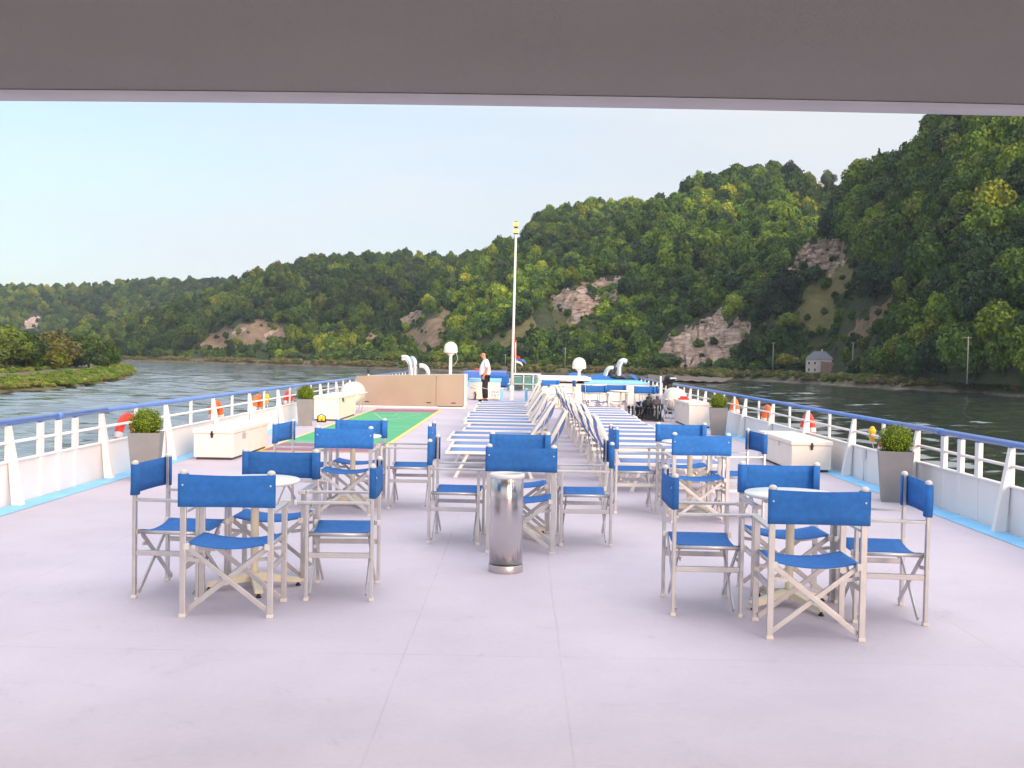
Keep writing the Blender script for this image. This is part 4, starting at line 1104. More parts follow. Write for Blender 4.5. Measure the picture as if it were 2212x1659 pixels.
# ---- sun loungers: long axis X, feet at x 0, head at +x, width in y
LL = 1.30; LWD = 0.60
def lounger(label, loc, rz, mode, group):
    t = thing('sun_lounger', label, 'sun lounger', loc, rz, group)
    h = .335
    b = MB()
    for y in (-LWD / 2, LWD / 2): b.box(0, LL + .04, y - .02, y + .02, h - .022, h + .016, .007)
    b.box(.01, .05, -LWD / 2 + .02, LWD / 2 - .02, h - .02, h + .015, .004); b.box(LL - .02, LL + .02, -LWD / 2 + .02, LWD / 2 - .02, h - .035, h - .005, .004)
    b.build('frame', M_lframe, t)
    b = MB(); b.grid(lambda u, v: (.03 + (LL - .04) * u, -.282 + .564 * v, h + .014 - .008 * math.sin(PI * v)), 8, 8); b.build('sling', M_sling, t, solid=.004)
    for x, sl in ((.30, -.16), (1.02, .12)):
        for y in (-LWD / 2 + .035, LWD / 2 - .035):
            b = MB(); b.bar((x, y, h - .02), (x + sl, y, .012), .028, .04, (1, 0, 0), .004); lg = b.build('leg', M_lframe, t)
            b = MB(); b.box(x + sl - .028, x + sl + .028, y - .02, y + .02, 0, .02, .003); b.build('foot_pad', M_silver, lg)
    b = MB(); b.bar((.30 - .11, -LWD / 2 + .05, .10), (.19, LWD / 2 - .05, .10), .025, .025); b.build('leg_brace', M_lframe, t)
    # backrest, hinged at LL
    bb = MB(); L2 = .64
    ang = {'up': math.radians(57), 'up2': math.radians(63), 'fold': math.radians(-172)}[mode]
    m = Matrix.Translation((LL, 0, h)) @ Matrix.Rotation(-ang, 4, 'Y')
    off = -.05 if mode == 'fold' else 0
    yy = LWD / 2 - .045
    for y in (-yy, yy): bb.box(0, L2, y - .018, y + .018, -.024 - off, .024 - off, .007)
    bb.box(L2 - .035, L2, -yy + .018, yy - .018, -.018 - off, .018 - off, .005)
    for v in bb.bm.verts: v.co = m @ v.co
    br = bb.build('backrest', M_lframe, t)
    b = MB(); b.grid(lambda u, v: m @ Vector((.02 + (L2 - .04) * u, -.24 + .48 * v, -off - (.075 if mode != 'fold' else .01) * math.sin(PI * u) ** .8 - .012 * math.sin(PI * v))), 5, 6); b.build('back_sling', M_sling, br, solid=.004)
    if mode != 'fold':
        b = MB(); p = m @ Vector((L2 * .55, 0, -.03))
        for y in (-.25, .25): b.bar((p.x, y, p.z), (LL + .16, y, h - .02), .010, .014)
        b.build('back_stay', M_alu, t)
        b = MB()
        for y in (-LWD / 2, LWD / 2): b.box(LL + .04, LL + .19, y - .018, y + .018, h - .026, h + .02, .006)
        b.box(LL + .155, LL + .19, -LWD / 2 + .018, LWD / 2 - .018, h - .02, h + .015, .004)
        b.build('head_frame', M_lframe, t)
        for y in (-LWD / 2 + .035, LWD / 2 - .035):
            b = MB(); b.bar((LL + .13, y, h - .02), (LL + .16, y, .0), .03, .04, (1, 0, 0), .004); b.build('leg', M_lframe, t)
    return t
LOUNGE_Z = 0
gA, gB = 'sun loungers in the row left of the aisle', 'sun loungers in the row right of the aisle'
protos = {}
ordn = ['nearest', 'second', 'third', 'fourth', 'fifth', 'sixth', 'seventh', 'eighth', 'ninth', 'tenth', 'eleventh', 'twelfth', 'thirteenth', 'fourteenth', 'fifteenth', 'sixteenth', 'seventeenth']
def put_lounger(label, loc, rz, mode, group):
    if mode not in protos: protos[mode] = lounger(label, loc, rz, mode, group); return protos[mode]
    return dup(protos[mode], label, loc, rz, group)
rl = random.Random(5)
upL = {0, 3, 4, 6, 7, 9, 11, 12, 14}
jit = [0.06, .14, .03, .05, .14, .18, .08, .02, .05, 0, .06, .02, .04, 0, .03, .05]
for k in range(16):
    mode = ('up' if k % 2 else 'up2') if k in upL else 'fold'
    word = 'backrest raised' if k in upL else 'backrest folded away'
    put_lounger('%s blue and white lounger of the row left of the aisle, %s' % (ordn[k] if k else 'nearest', word), (-1.14 + jit[k] + rl.uniform(-.02, .02) + (.10 if k == 0 else 0), 13.85 + 1.0 * k, 0), rl.uniform(-.02, .02), mode, gA)
for k in range(15):
    put_lounger('%s blue and white lounger of the row right of the aisle, backrest raised' % ordn[k], (2.52 + rl.uniform(-.05, .05), 12.75 + 1.0 * k, 0), PI + rl.uniform(-.02, .02), 'up' if k % 3 else 'up2', gB)

# ---- white lockers
def locker(label, x0, x1, y0, y1, h, latch_x, side, sign=False):
    t = thing('locker', label, 'locker', ((x0 + x1) / 2, y0, 0), 0, 'white deck lockers along the railings')
    w = (x1 - x0) / 2; d = y1 - y0
    b = MB(); b.box(-w + .015, w - .015, .015, d - .015, .035, h - .07, .012); b.build('body', M_cream, t)
    b = MB(); b.box(-w, w, 0, d, h - .068, h, .014); b.build('lid', M_cream, t)
    b = MB(); b.box(-w + .05, w - .05, .05, d - .05, 0, .034); b.build('plinth', M_dark, t)
    b = MB(); b.box(latch_x - .014, latch_x + .014, -.012, .014, h - .13, h - .03, .003); b.box(latch_x - .022, latch_x + .022, -.016, .012, h - .09, h - .07, .003); b.build('latch', M_black, t)
    for k in (0.35, .75):
        b = MB(); xx = side * (w + .001); b.box(min(xx, xx - side * .014), max(xx, xx - side * .014), d * k - .02, d * k + .02, h - .13, h - .05); b.build('hinge', M_silver, t)
    if sign:
        b = MB(); xx = side * (w - .013); b.box(min(xx, xx + side * .004), max(xx, xx + side * .004), d * .28 - .09, d * .28 + .09, h - .18, h - .09); b.build('label_plate', M_plate, t)
    return t
locker('low white locker on the left side behind the near left planter', -4.83, -4.21, 15.24, 17.35, .457, -.02, 1, True)
locker('taller white locker on the left beside the distant planter', -4.92, -4.30, 24.6, 27.2, .59, .4, 1, True)
locker('low white locker on the right side behind the near right planter', 3.93, 4.54, 15.0, 17.1, .457, .0, -1)
locker('taller white locker on the right with a red thing on its lid', 3.97, 4.52, 24.4, 26.8, .59, .5, -1)
b = MB(); b.box(-.13, .13, -.08, .08, 0, .045, .012); b.box(-.09, .09, -.05, .05, .046, .09, .012)
o = b.build('red_bundle', M_red); o.location = (4.13, 26.2, .59); tag(o, 'small red bundle lying on the taller right locker', 'bundle')
# yellow hose fittings at the left locker
t = thing('deck_fitting', 'yellow and black plug pair at the foot of the taller left locker', 'plug', (-4.62, 24.1, 0))
for dx in (-.045, .045):
    b = MB(); b.lathe([(0, .02), (.034, .02), (.037, .06), (.034, .13), (.02, .15), (.0, .15)], 12, c=(dx, 0, 0)); b.build('plug', M_yellow, t)
b = MB(); b.box(-.10, .10, -.05, .05, 0, .03); b.tube([(-.09, 0, .03), (-.09, 0, .14), (.0, 0, .19), (.09, 0, .14), (.09, 0, .03)], .012, 6); b.build('frame', M_black, t)

# ---- planters with clipped bushes
def bush_mesh():
    r = np.random.default_rng(3); n = 2600
    d = r.normal(size=(n, 3)); d /= np.linalg.norm(d, axis=1)[:, None]
    lump = 1 + .06 * np.sin(5 * d[:, 0] + 1) * np.sin(6 * d[:, 1]) + .05 * np.sin(9 * d[:, 2] + 4 * d[:, 0])
    P = d * (lump * r.uniform(.84, 1.06, n) ** 1)[:, None]
    nn = d + r.normal(scale=.7, size=(n, 3)); nn /= np.linalg.norm(nn, axis=1)[:, None]
    a = np.cross(nn, r.normal(size=(n, 3))); a /= np.linalg.norm(a, axis=1)[:, None]; c = np.cross(nn, a)
    s = .062 * r.uniform(.6, 1.2, n)[:, None]
    q = np.stack([P - a * s, P - c * s * .5, P + a * s, P + c * s * .5], 1).reshape(-1, 3)
    bm = bmesh.new(); bmesh.ops.create_icosphere(bm, subdivisions=3, radius=.84); iv = np.array([v.co[:] for v in bm.verts]); fi = [[v.index + len(q) for v in f.verts] for f in bm.faces]; bm.free()
    me = bpy.data.meshes.new('bush_leaves'); me.from_pydata(np.concatenate([q, iv]).tolist(), [], np.arange(n * 4).reshape(-1, 4).tolist() + fi)
    lr = np.concatenate([np.repeat(np.clip(.5 + .35 * r.normal(size=n) + .25 * d[:, 2] * 0, 0, 1), 4), np.zeros(len(iv))])
    me.attributes.new('lr', 'FLOAT', 'POINT').data.foreach_set('value', lr.astype(np.float32)); me.materials.append(M_leaf_o); return me
BUSH = bush_mesh()
def planter(label, blabel, p, turn):
    t = thing('planter', label, 'planter', (p.x, p.y, 0), math.radians(turn), 'grey planters along the railings')
    b = MB(); h = .59; w0, w1 = .145, .192
    vs = []
    for (w, z) in ((w0, 0), (w1, h), (w1 - .02, h), (w1 - .035, h - .05)):
        vs.append([b.bm.verts.new((sx_ * w, sy_ * w, z)) for sx_, sy_ in ((-1, -1), (1, -1), (1, 1), (-1, 1))])
    b.bm.faces.new(vs[0][::-1])
    for i in range(3):
        for k in range(4): b.bm.faces.new((vs[i][k], vs[i][(k + 1) % 4], vs[i + 1][(k + 1) % 4], vs[i + 1][k]))
    b.build('pot', M_pot, t)
    b = MB(); b.box(-.155, .155, -.155, .155, h - .07, h - .045); b.build('soil', mat('soil', (.03, .02, .015), .9), t)
    u = thing('clipped_bush', blabel, 'bush', (p.x, p.y, h - .05), random.uniform(0, 6), 'round clipped bushes in the grey planters')
    o = bpy.data.objects.new('foliage', BUSH); COL.objects.link(o); o.parent = u; o.scale = (.195, .195, .18); o.location = (0, 0, .165); o.color = (.14, .205, .014, 1)
    b = MB(); b.tube([(0, 0, 0), (0, 0, .15)], .015, 6); b.build('stem', M_trunk, u)
    return t
planter('grey tapered planter by the left railing, behind the near left chairs', 'round clipped bush in the near left planter', Vector((-4.63, 12.8, 0)), 12)
planter('grey tapered planter by the right railing, behind the near right chairs', 'round clipped bush in the near right planter', Vector((4.37, 12.05, 0)), -16)
planter('grey tapered planter far down the left railing, before the taller locker', 'round clipped bush in the distant left planter', Vector((-4.75, 22.9, 0)), 10)
planter('grey tapered planter far down the right railing, beside the taller locker', 'round clipped bush in the distant right planter', Vector((4.25, 22.2, 0)), -8)

# ---- life rings hung outside the railings
def ring(label, x, y, m, lamp=False):
    t = thing('life_ring', label, 'life ring', (x, y, .40), 0, 'life rings on the railings')
    n = 36; R, r = .29, .068
    b = MB(); pts = []
    vs = [[b.bm.verts.new(((r * .8) * math.sin(2 * PI * j / 10), (R + r * math.cos(2 * PI * j / 10)) * math.cos(2 * PI * i / n), (R + r * math.cos(2 * PI * j / 10)) * math.sin(2 * PI * i / n))) for j in range(10)] for i in range(n)]
    for i in range(n):
        for j in range(10): b.bm.faces.new((vs[i][j], vs[(i + 1) % n][j], vs[(i + 1) % n][(j + 1) % 10], vs[i][(j + 1) % 10])).smooth = True
    b.build('float', m, t)
    b = MB()
    for a0 in (.25, PI - .25, PI + 1.1, 2 * PI - 1.1):
        b = MB(); k = 4; q = [[b.bm.verts.new(((r * .8 + .003) * math.sin(2 * PI * j / 10), (R + (r + .003) * math.cos(2 * PI * j / 10)) * math.cos(a0 + (i - k / 2) * .055), (R + (r + .003) * math.cos(2 * PI * j / 10)) * math.sin(a0 + (i - k / 2) * .055))) for j in range(10)] for i in range(k + 1)]
        for i in range(k):
            for j in range(10): b.bm.faces.new((q[i][j], q[i + 1][j], q[i + 1][(j + 1) % 10], q[i][(j + 1) % 10])).smooth = True
        b.build('tape_band', M_silver, t)
    s = 1 if x < 0 else -1
    b = MB(); b.bar((0, 0, R + .02), (s * .08, 0, .235), .012, .02); b.build('hanger', M_steel, t)
    if lamp:
        q = thing('ring_lamp', 'yellow float lamp hanging beside the %s' % ('distant orange ring on the left' if x < 0 else 'ring behind the near right planter'), 'lamp', (x + s * .09, y + .42, .64))
        b = MB(); b.lathe([(0, -.09), (.035, -.085), (.04, .02), (.05, .03), (.05, .06), (.02, .11), (0, .115)], 12); b.build('float_body', M_yellow, q)
        b = MB(); b.tube([(.0, 0, -.09), (.03, 0, -.2), (0, .05, -.26), (-.02, 0, -.2)], .006, 6); b.build('lanyard', M_silver, q)
XLr, XRr = XL - .10, XR + .10
ring('red life ring behind the near left planter', XLr, 13.95, M_ring_r)
ring('orange life ring behind the low left locker', XLr, 18.05, M_ring_o)
ring('orange life ring with a yellow lamp, further along the left railing', XLr, 20.9, M_ring_o, True)
ring('red life ring beside the distant left planter', XLr, 23.7, M_ring_r)
ring('red life ring behind the near right planter', XRr, 13.5, M_ring_r, True)
ring('red life ring behind the low right locker', XRr, 17.35, M_ring_r)
ring('orange life ring between the two right lockers', XRr, 20.2, M_ring_o)
ring('orange life ring beside the distant right planter', XRr, 23.3, M_ring_o)

# ---- life raft canisters
def raft(label, x, y, s=1):
    t = thing('life_raft', label, 'life raft', (x, y, 0), 0, 'white life raft canisters')
    m = Matrix.Translation((0, 0, .53)) @ Matrix.Rotation(-PI / 2, 4, 'X') @ Matrix.Scale(.93, 4)
    b = MB(); b.lathe([(0, -.58), (.12, -.575), (.22, -.54), (.29, -.46), (.315, -.36), (.32, -.02), (.32, .02), (.315, .36), (.29, .46), (.22, .54), (.12, .575), (0, .58)], 32, mtx=m); b.build('canister', M_cream, t)
    b = MB(); b.box(-.325, .325, -.53, .53, .518, .542, .006); b.build('seam_flange', M_cream, t)
    for y_ in (-.3, .3):
        b = MB(); b.lathe([(.322, y_ - .02), (.328, y_ - .02), (.328, y_ + .02), (.322, y_ + .02)], 32, mtx=m); b.build('strap', M_silver, t)
        b = MB()
        for sx_ in (-1, 1): b.bar((sx_ * .30, y_, .40), (sx_ * .18, y_, 0), .025, .025)
        b.bar((-.30, y_, .40), (.30, y_, .40), .02, .02) if False else None
        b.bar((-.24, y_, .2), (.24, y_, .2), .025, .025); b.build('cradle', M_alu, t)
    return t
raft('white life raft canister on the left beside the beige metal casing', -4.62, 28.6)
raft('white life raft canister on the right behind the taller locker', 4.22, 28.3)

# ---- beige engine casing across the deck, left
t = thing('metal_casing', 'long beige metal casing beyond the green court', 'casing', (0, 31.4, 0))
x0, xm, x1 = -4.98, -2.55, -1.70
def zt(x): return .945 + (x - x0) / (x1 - x0) * .10
for a, c, nm in ((x0, xm - .008, 'long_panel'), (xm + .008, x1, 'short_panel')):
    b = MB(); b.prism([(a, .07), (c, .07), (c, zt(c)), (a, zt(a))], 0, .04, lambda p, q: (p[0], q, p[1])); b.build(nm, M_panel, t)
b = MB(); b.prism([(x0 + .03, .0), (x1 - .03, .0), (x1 - .03, zt(x1) - .03), (x0 + .03, zt(x0) - .03)], .045, 2.6, lambda p, q: (p[0], q, p[1])); b.build('housing', M_cream, t)
b = MB(); b.box(x0 - .02, x1 + .05, -.03, -.002, 0, .045); b.box(x1 + .004, x1 + .045, -.03, .04, .046, zt(x1)); b.build('sill', M_white, t)
b = MB(); b.box(xm + .06, x1 - .04, -.001, .03, .046, .069); b.build('vent_gap', M_black, t)
for x in (x0 + .32, xm - .22, xm + .53):
    b = MB(); b.box(x - .07, x + .07, -.008, .0, .15, .18, .004); b.build('handle', M_black, t)

def pipe(label, pts, r, m=None):
    t = thing('exhaust_pipe', label, 'exhaust pipe', pts[0], 0, 'bent exhaust pipes above the deck housings')
    p0 = Vector(pts[0]); b = MB(); sm = []
    P = [Vector(p) - p0 for p in pts]
    # smooth the bends
    for i in range(len(P) - 1):
        for k in range(8):
            tt = k / 8; a = P[max(0, i - 1)]; bb_, c, d = P[i], P[i + 1], P[min(len(P) - 1, i + 2)]
            sm.append(0.5 * ((2 * bb_) + (-a + c) * tt + (2 * a - 5 * bb_ + 4 * c - d) * tt ** 2 + (-a + 3 * bb_ - 3 * c + d) * tt ** 3))
    sm.append(P[-1]); b.tube(sm, r, 18); b.build('pipe', m or M_chrome, t)
    d = (sm[-1] - sm[-2]).normalized(); b = MB(); b.tube([sm[-1], sm[-1] + d * .003], r * .8, 16); b.build('mouth', M_black, t)
    b = MB(); b.lathe([(r * 1.02, 0), (r * 1.5, 0), (r * 1.5, .03), (r * 1.02, .03)], 18); b.build('flange', M_dark, t)
D = 33.0; zb = .98
def px(x, y, D=33.0): p = dp(x, y, D); return (p.x, p.y, p.z)
pipe('tall shiny exhaust pipe bending left above the beige casing', [px(889, 822), px(888, 800), px(885, 783), px(878, 773), px(868, 773)], .085)
pipe('straight exhaust pipe just behind the tall bent pipe', [px(896, 822, 33.5), px(896, 800, 33.5), px(896, 783, 33.5), px(893, 776, 33.8), px(890, 774, 34.3)], .08)
pipe('short shiny exhaust pipe bending left beside the tall pair', [px(926, 822), px(925, 803), px(920, 794), px(913, 790), px(906, 790)], .07)
# right-hand pipes
pipe('tall shiny exhaust pipe bending right behind the blue covers', [px(1337, 828, 41), px(1337, 803, 41), px(1339, 788, 41), px(1345, 781, 41), px(1353, 783, 41)], .13)
pipe('short exhaust pipe bending right beside the tall right pipe', [px(1308, 828, 41), px(1309, 810, 41), px(1313, 800, 41), px(1319, 796, 41), px(1324, 797, 41)], .11)
pipe('dark exhaust pipe behind the tall right pipe', [px(1331, 828, 43), px(1331, 805, 43), px(1329, 795, 43), px(1325, 790, 43)], .09, M_dark)

# ---- satellite domes
def dome(label, x, ybase, r, D, zfoot, cable=False):
    p = dp(x, ybase, D); t = thing('satellite_dome', label, 'satellite dome', (p.x, p.y, zfoot), 0, 'white satellite domes')
    z = p.z - zfoot
    b = MB(); b.lathe([(0, z), (r * .9, z), (r * .95, z + .02), (r, z + .05), (r * 1.0, z + r * .62), (r * .94, z + r * .98), (r * .78, z + r * 1.30), (r * .54, z + r * 1.52), (r * .27, z + r * 1.64), (0, z + r * 1.67)], 32); b.build('dome', M_cream, t)
    b = MB(); b.lathe([(r * 1.004, z + .035), (r * 1.03, z + .04), (r * 1.03, z + .07), (r * 1.004, z + .075)], 32); b.build('rim_band', M_white, t)
    b = MB(); b.tube([(0, 0, 0), (0, 0, z)], .055, 14); b.lathe([(.06, z - .09), (.15, z - .005), (.0, z - .004)], 16); b.build('mast', M_white, t)
    if cable: b = MB(); b.tube([(.20, -.02, z), (.25, -.02, z - .2), (.16, -.02, z - .36), (.07, -.02, z - .45)], .008, 6); b.build('cable', M_silver, t)
dome('white satellite dome on a tall pole above the beige casing', 973.5, 763, .235, 35.5, .0, True)
dome('white satellite dome on a short pole above the blue covers', 1251, 797, .255, 38.5, .0)

# ---- signal mast with two lit lamps
mb = gp(1105, 865); t = thing('signal_mast', 'tall white pole carrying two glowing yellow lamps', 'mast', (mb.x, mb.y, 0))
top = dp(1114.5, 506, mb.y); tx = top.x - mb.x; tz = top.z
b = MB(); b.tube([(0, 0, .5), (tx * .5, 0, tz * .5), (tx, 0, tz)], [.052, .046, .04], 14); b.build('pole', M_white, t)
b = MB(); b.lathe([(0, 0), (.10, 0), (.10, .02), (.088, .03), (.085, .52), (.06, .55), (0, .55)], 20); b.build('socket', M_white, t)
for k, z in enumerate((.12, .36)):
    b = MB(); b.lathe([(0, z - .115), (.075, z - .112), (.085, z - .08), (.085, z - .078), (0, z - .078)], 18, c=(tx, 0, tz)); b.lathe([(0, z + .085), (.07, z + .085), (.03, z + .12), (0, z + .12)], 18, c=(tx, 0, tz)); q = b.build('lamp_housing', M_dark, t)
    b = MB(); b.sphere((tx, 0, tz + z), .088, 18, 12); b.build('lamp_lens', M_lamp, q)
b = MB(); b.tube([(tx - .04, .0, tz - .05), (tx - .9, 3.0, tz - 1.6), (tx - 2.0, 9.0, 1.6)], .006, 5); b.build('stay_wire', M_dark, t)

# ---- bow flag
fb = dp(1112.5, 832, 56); ft = dp(1114, 738, 56)
t = thing('flagpole', 'thin white flagpole with a red knob just right of the mast', 'flagpole', (fb.x, 56, 0))
b = MB(); b.tube([(0, 0, 0), (ft.x - fb.x, 0, ft.z)], [.035, .028], 8); b.build('pole', M_white, t)
b = MB(); b.sphere((ft.x - fb.x, 0, ft.z + .03), .06, 10, 6); b.build('knob', M_red, t)
t2 = thing('flag', 'small limp red, white and blue flag on the bow flagpole', 'flag', (fb.x + .03, 55.97, 0))
z1 = dp(1114, 768, 56).z
for k, (m, nm) in enumerate(((M_red, 'red_stripe'), (M_blue, 'blue_stripe'), (M_white, 'white_stripe'))):
    za = z1 - .13 * k; zc = z1 - .13 * (k + 1) + .002; wd = (.20, .52, .34)[k]
    b = MB(); b.grid(lambda u, v: (.02 + wd * u, .05 * math.sin(8 * u), za + (zc - za) * v - .20 * u * u * (1 if k else .6) - (.02 * math.sin(6 * u))), 10, 2); b.build(nm, m, t2, solid=.004)
b = MB(); b.grid(lambda u, v: (-.10 + .06 * u, .03 * math.sin(7 * v), z1 + .72 - .9 * v), 2, 10); b.build('furled_cloth', M_red, t2, solid=.004)

# ---- white cabinet behind the man, crew-only chain and sign
t = thing('deck_cabinet', 'white cabinet with a light blue top behind the bald man', 'cabinet', (0, 37.9, 0))
b = MB(); b.box(-1.85, -.74, 0, 1.4, 0.02, .66, .01); b.build('body', M_cream, t)
b = MB(); b.box(-1.88, -.71, -.03, 1.43, .662, .775, .012); b.build('blue_top', M_lblue, t)
b = MB(); b.box(-.98, -.93, -.012, .004, .12, .22); b.build('latch', M_dark, t)
b = MB(); b.tube([(-1.83, -.03, .45), (-1.7, -.03, .44), (-1.62, -.03, .42)], .01, 6); b.build('handle', M_alu, t)
b = MB(); b.tube([(-1.65, -.06, .02), (-1.62, -.07, .2), (-1.66, -.06, .3)], .03, 8); b.build('hose', M_dark, t)
def chain_post(x, y, lab):
    t = thing('chain_post', lab, 'post', (x, y, 0), 0, 'light blue chain posts across the deck')
    b = MB(); b.box(-.05, .05, -.05, .05, 0, .44, .008); b.build('shaft', M_lblue, t); b = MB(); b.box(-.055, .055, -.055, .055, .441, .47, .01); b.build('cap', M_white, t)
chain_post(-.66, 37.4, 'light blue post left of the mast foot'); chain_post(.22, 37.4, 'light blue post right of the mast foot')
b = MB(); pts = []
cp = [(-1.66, 35.9, .60), (-.5, 35.9, .42), (-.32, 35.8, .44), (.26, 36.4, .46), (1.0, 36.8, .46)]
for i in range(len(cp) - 1):
    a, c = Vector(cp[i]), Vector(cp[i + 1])
    for k in range(6):
        u = k / 6; p = a.lerp(c, u); p.z -= .05 * math.sin(PI * u); pts.append(p)
pts.append(Vector(cp[-1])); b.tube(pts, .011, 6)
tag(b.build('barrier_chain', M_alu), 'grey chain strung across the deck either side of the mast', 'chain')
t = thing('hanging_sign', 'white sign reading CREW ONLY hung on the chain behind the man', 'sign', (-.92, 35.87, .42))
b = MB(); b.box(-.19, .17, -.006, .006, -.24, .02, .003); b.build('board', M_white, t)
for k, w in enumerate(('CREW', 'ONLY')):
    cu = bpy.data.curves.new('lettering', 'FONT'); cu.body = w; cu.size = .125; cu.align_x = 'CENTER'; cu.extrude = .001; cu.materials.append(M_dark)
    tmp = bpy.data.objects.new('lettering_curve', cu); COL.objects.link(tmp); bpy.context.view_layer.update(); lm = bpy.data.meshes.new_from_object(tmp.evaluated_get(bpy.context.evaluated_depsgraph_get())); bpy.data.objects.remove(tmp)
    o = bpy.data.objects.new('lettering', lm); COL.objects.link(o); o.parent = t; o.location = (0.02, -.0085, -.095 - .115 * k); o.rotation_euler = (PI / 2, 0, 0)

# ---- deckhouse block at the right with light-blue coaming, blue covers, white lid
t = thing('deckhouse', 'low white deckhouse with a light blue top band behind the distant table', 'deckhouse', (0, 36.2, 0))
b = MB(); b.box(1.25, 4.45, 0, 3.6, 0, .70, .01); b.build('wall', M_cream, t)
b = MB(); b.box(2.22, 4.50, -.04, 3.64, .702, .775, .01); b.build('blue_coaming', M_lblue, t)
for x in (1.85, 2.15, 2.48): b = MB(); b.box(x - .018, x + .018, -.03, -.001, .42, .66); b.build('door_bolt', M_dark, t)
for x in (2.2, 2.9, 3.6): b = MB(); b.box(x - .01, x + .01, -.014, -.001, .04, .68); b.build('panel_joint', M_silver, t)
t = thing('white_hatch', 'long white hatch lid left of the light blue band', 'hatch', (0, 36.0, 0))
b = MB(); b.box(.62, 2.46, 0, 3.2, .80, .93, .03); b.build('lid', M_white, t)
b = MB(); b.box(.62, 1.24, .05, 3.1, 0, .795, .01); b.build('coaming', M_cream, t)
b = MB(); b.box(.72, .76, -.01, .04, .50, .72); b.box(.98, 1.02, -.01, .04, .56, .66); b.build('bolt', M_dark, t)
t = thing('folded_awning', 'dark blue folded awning lying on the deckhouse roof', 'awning', (0, 40.5, 0))
b = MB(); b.grid(lambda u, v: (1.9 + 3.0 * u, 1.9 * v, .80 + .17 * math.sin(PI * v) + .05 * math.sin(u * 17) * math.sin(PI * v) - .06 * u), 40, 10); b.build('blue_cloth', M_canvas, t, solid=.01)
b = MB(); b.grid(lambda u, v: (3.55 + 1.35 * u, .1 + 1.3 * v, .86 + .13 * math.sin(PI * v) + .03 * math.sin(u * 23 + 4 * v) - .09 * u), 24, 8); b.build('black_cloth', M_black, t, solid=.01)
b = MB(); b.box(1.9, 4.7, .2, 1.7, 0, .79); b.build('base_block', M_cream, t)

# ---- forward structures: blue cover, wheelhouse, frame
t = thing('blue_cover', 'deep blue tarpaulin cover forward of the white cabinet', 'cover', (0, 54, 0))
b = MB(); b.box(-3.0, -.75, 0, 5, .35, .80, .05); b.build('tarpaulin', M_blue, t)
b = MB(); b.box(-1.6, -.62, -.2, 4, 0.05, .62, .04); b.build('side_flap', M_canvas, t)
b = MB(); b.box(-2.9, -.9, .2, 4.8, 0, .36); b.build('base', M_lblue, t)
t = thing('wheelhouse', 'lowered wheelhouse with green tinted windows behind the mast', 'wheelhouse', (0, 49, 0))
b = MB(); b.prism([(-.65, 0), (1.2, 0), (1.0, .62), (-.40, .62)], 0, 2.6, lambda p, q: (p[0], q, p[1])); b.build('glass', M_green_glass, t)
b = MB(); b.box(-.38, .98, -.05, 2.6, .74, .79, .01)
for x in (-.34, .15, .6, .93): b.box(x - .025, x + .025, -.06, -.005, .05, .74)
b.box(-.6, 1.1, -.06, -.004, .30, .34); b.build('frame', M_silver, t)
b = MB(); b.box(-.42, 1.06, .05, 2.5, .622, .70, .03); b.build('roof', mat('pale_green_roof', (.30, .48, .40), .5, var=.1), t)
b = MB(); b.box(-.18, .12, -.3, -.08, .12, .30, .02); b.build('instrument_box', M_dark, t)

# ---- distant table group in front of the deckhouse
p = dp(1341, 845, 27.9); T = tb('small round table with blue chairs in front of the deckhouse', (p.x, p.y, 0), 10)
def far_chair(x, y, rz, lab): return dup(c0, lab, (x, y, 0), math.radians(rz), GF)
far_chair(p.x - .04, p.y + .72, 180, 'blue chair facing the viewer behind the distant table')
far_chair(p.x - .62, p.y - .10, 188, 'blue chair at the left of the distant table')
far_chair(p.x + .62, p.y - .18, 172, 'blue chair at the right of the distant table')
far_chair(p.x - .75, p.y + .55, -88, 'blue chair turned side-on at the far left of the distant table')
far_chair(p.x + .80, p.y + .50, 92, 'blue chair turned side-on at the far right of the distant table')
q = dp(1190, 832, 33.2); far_chair(q.x, q.y + .2, 180, 'lone blue chair facing the viewer at the far end of the left loungers')
dup(c0, 'blue chair turned side-on behind the far loungers', (q.x + .55, q.y + .5, 0), math.radians(95), GF)
tb('small table at the far end between the two lounger rows', (q.x + .25, q.y - .75, 0), 45)

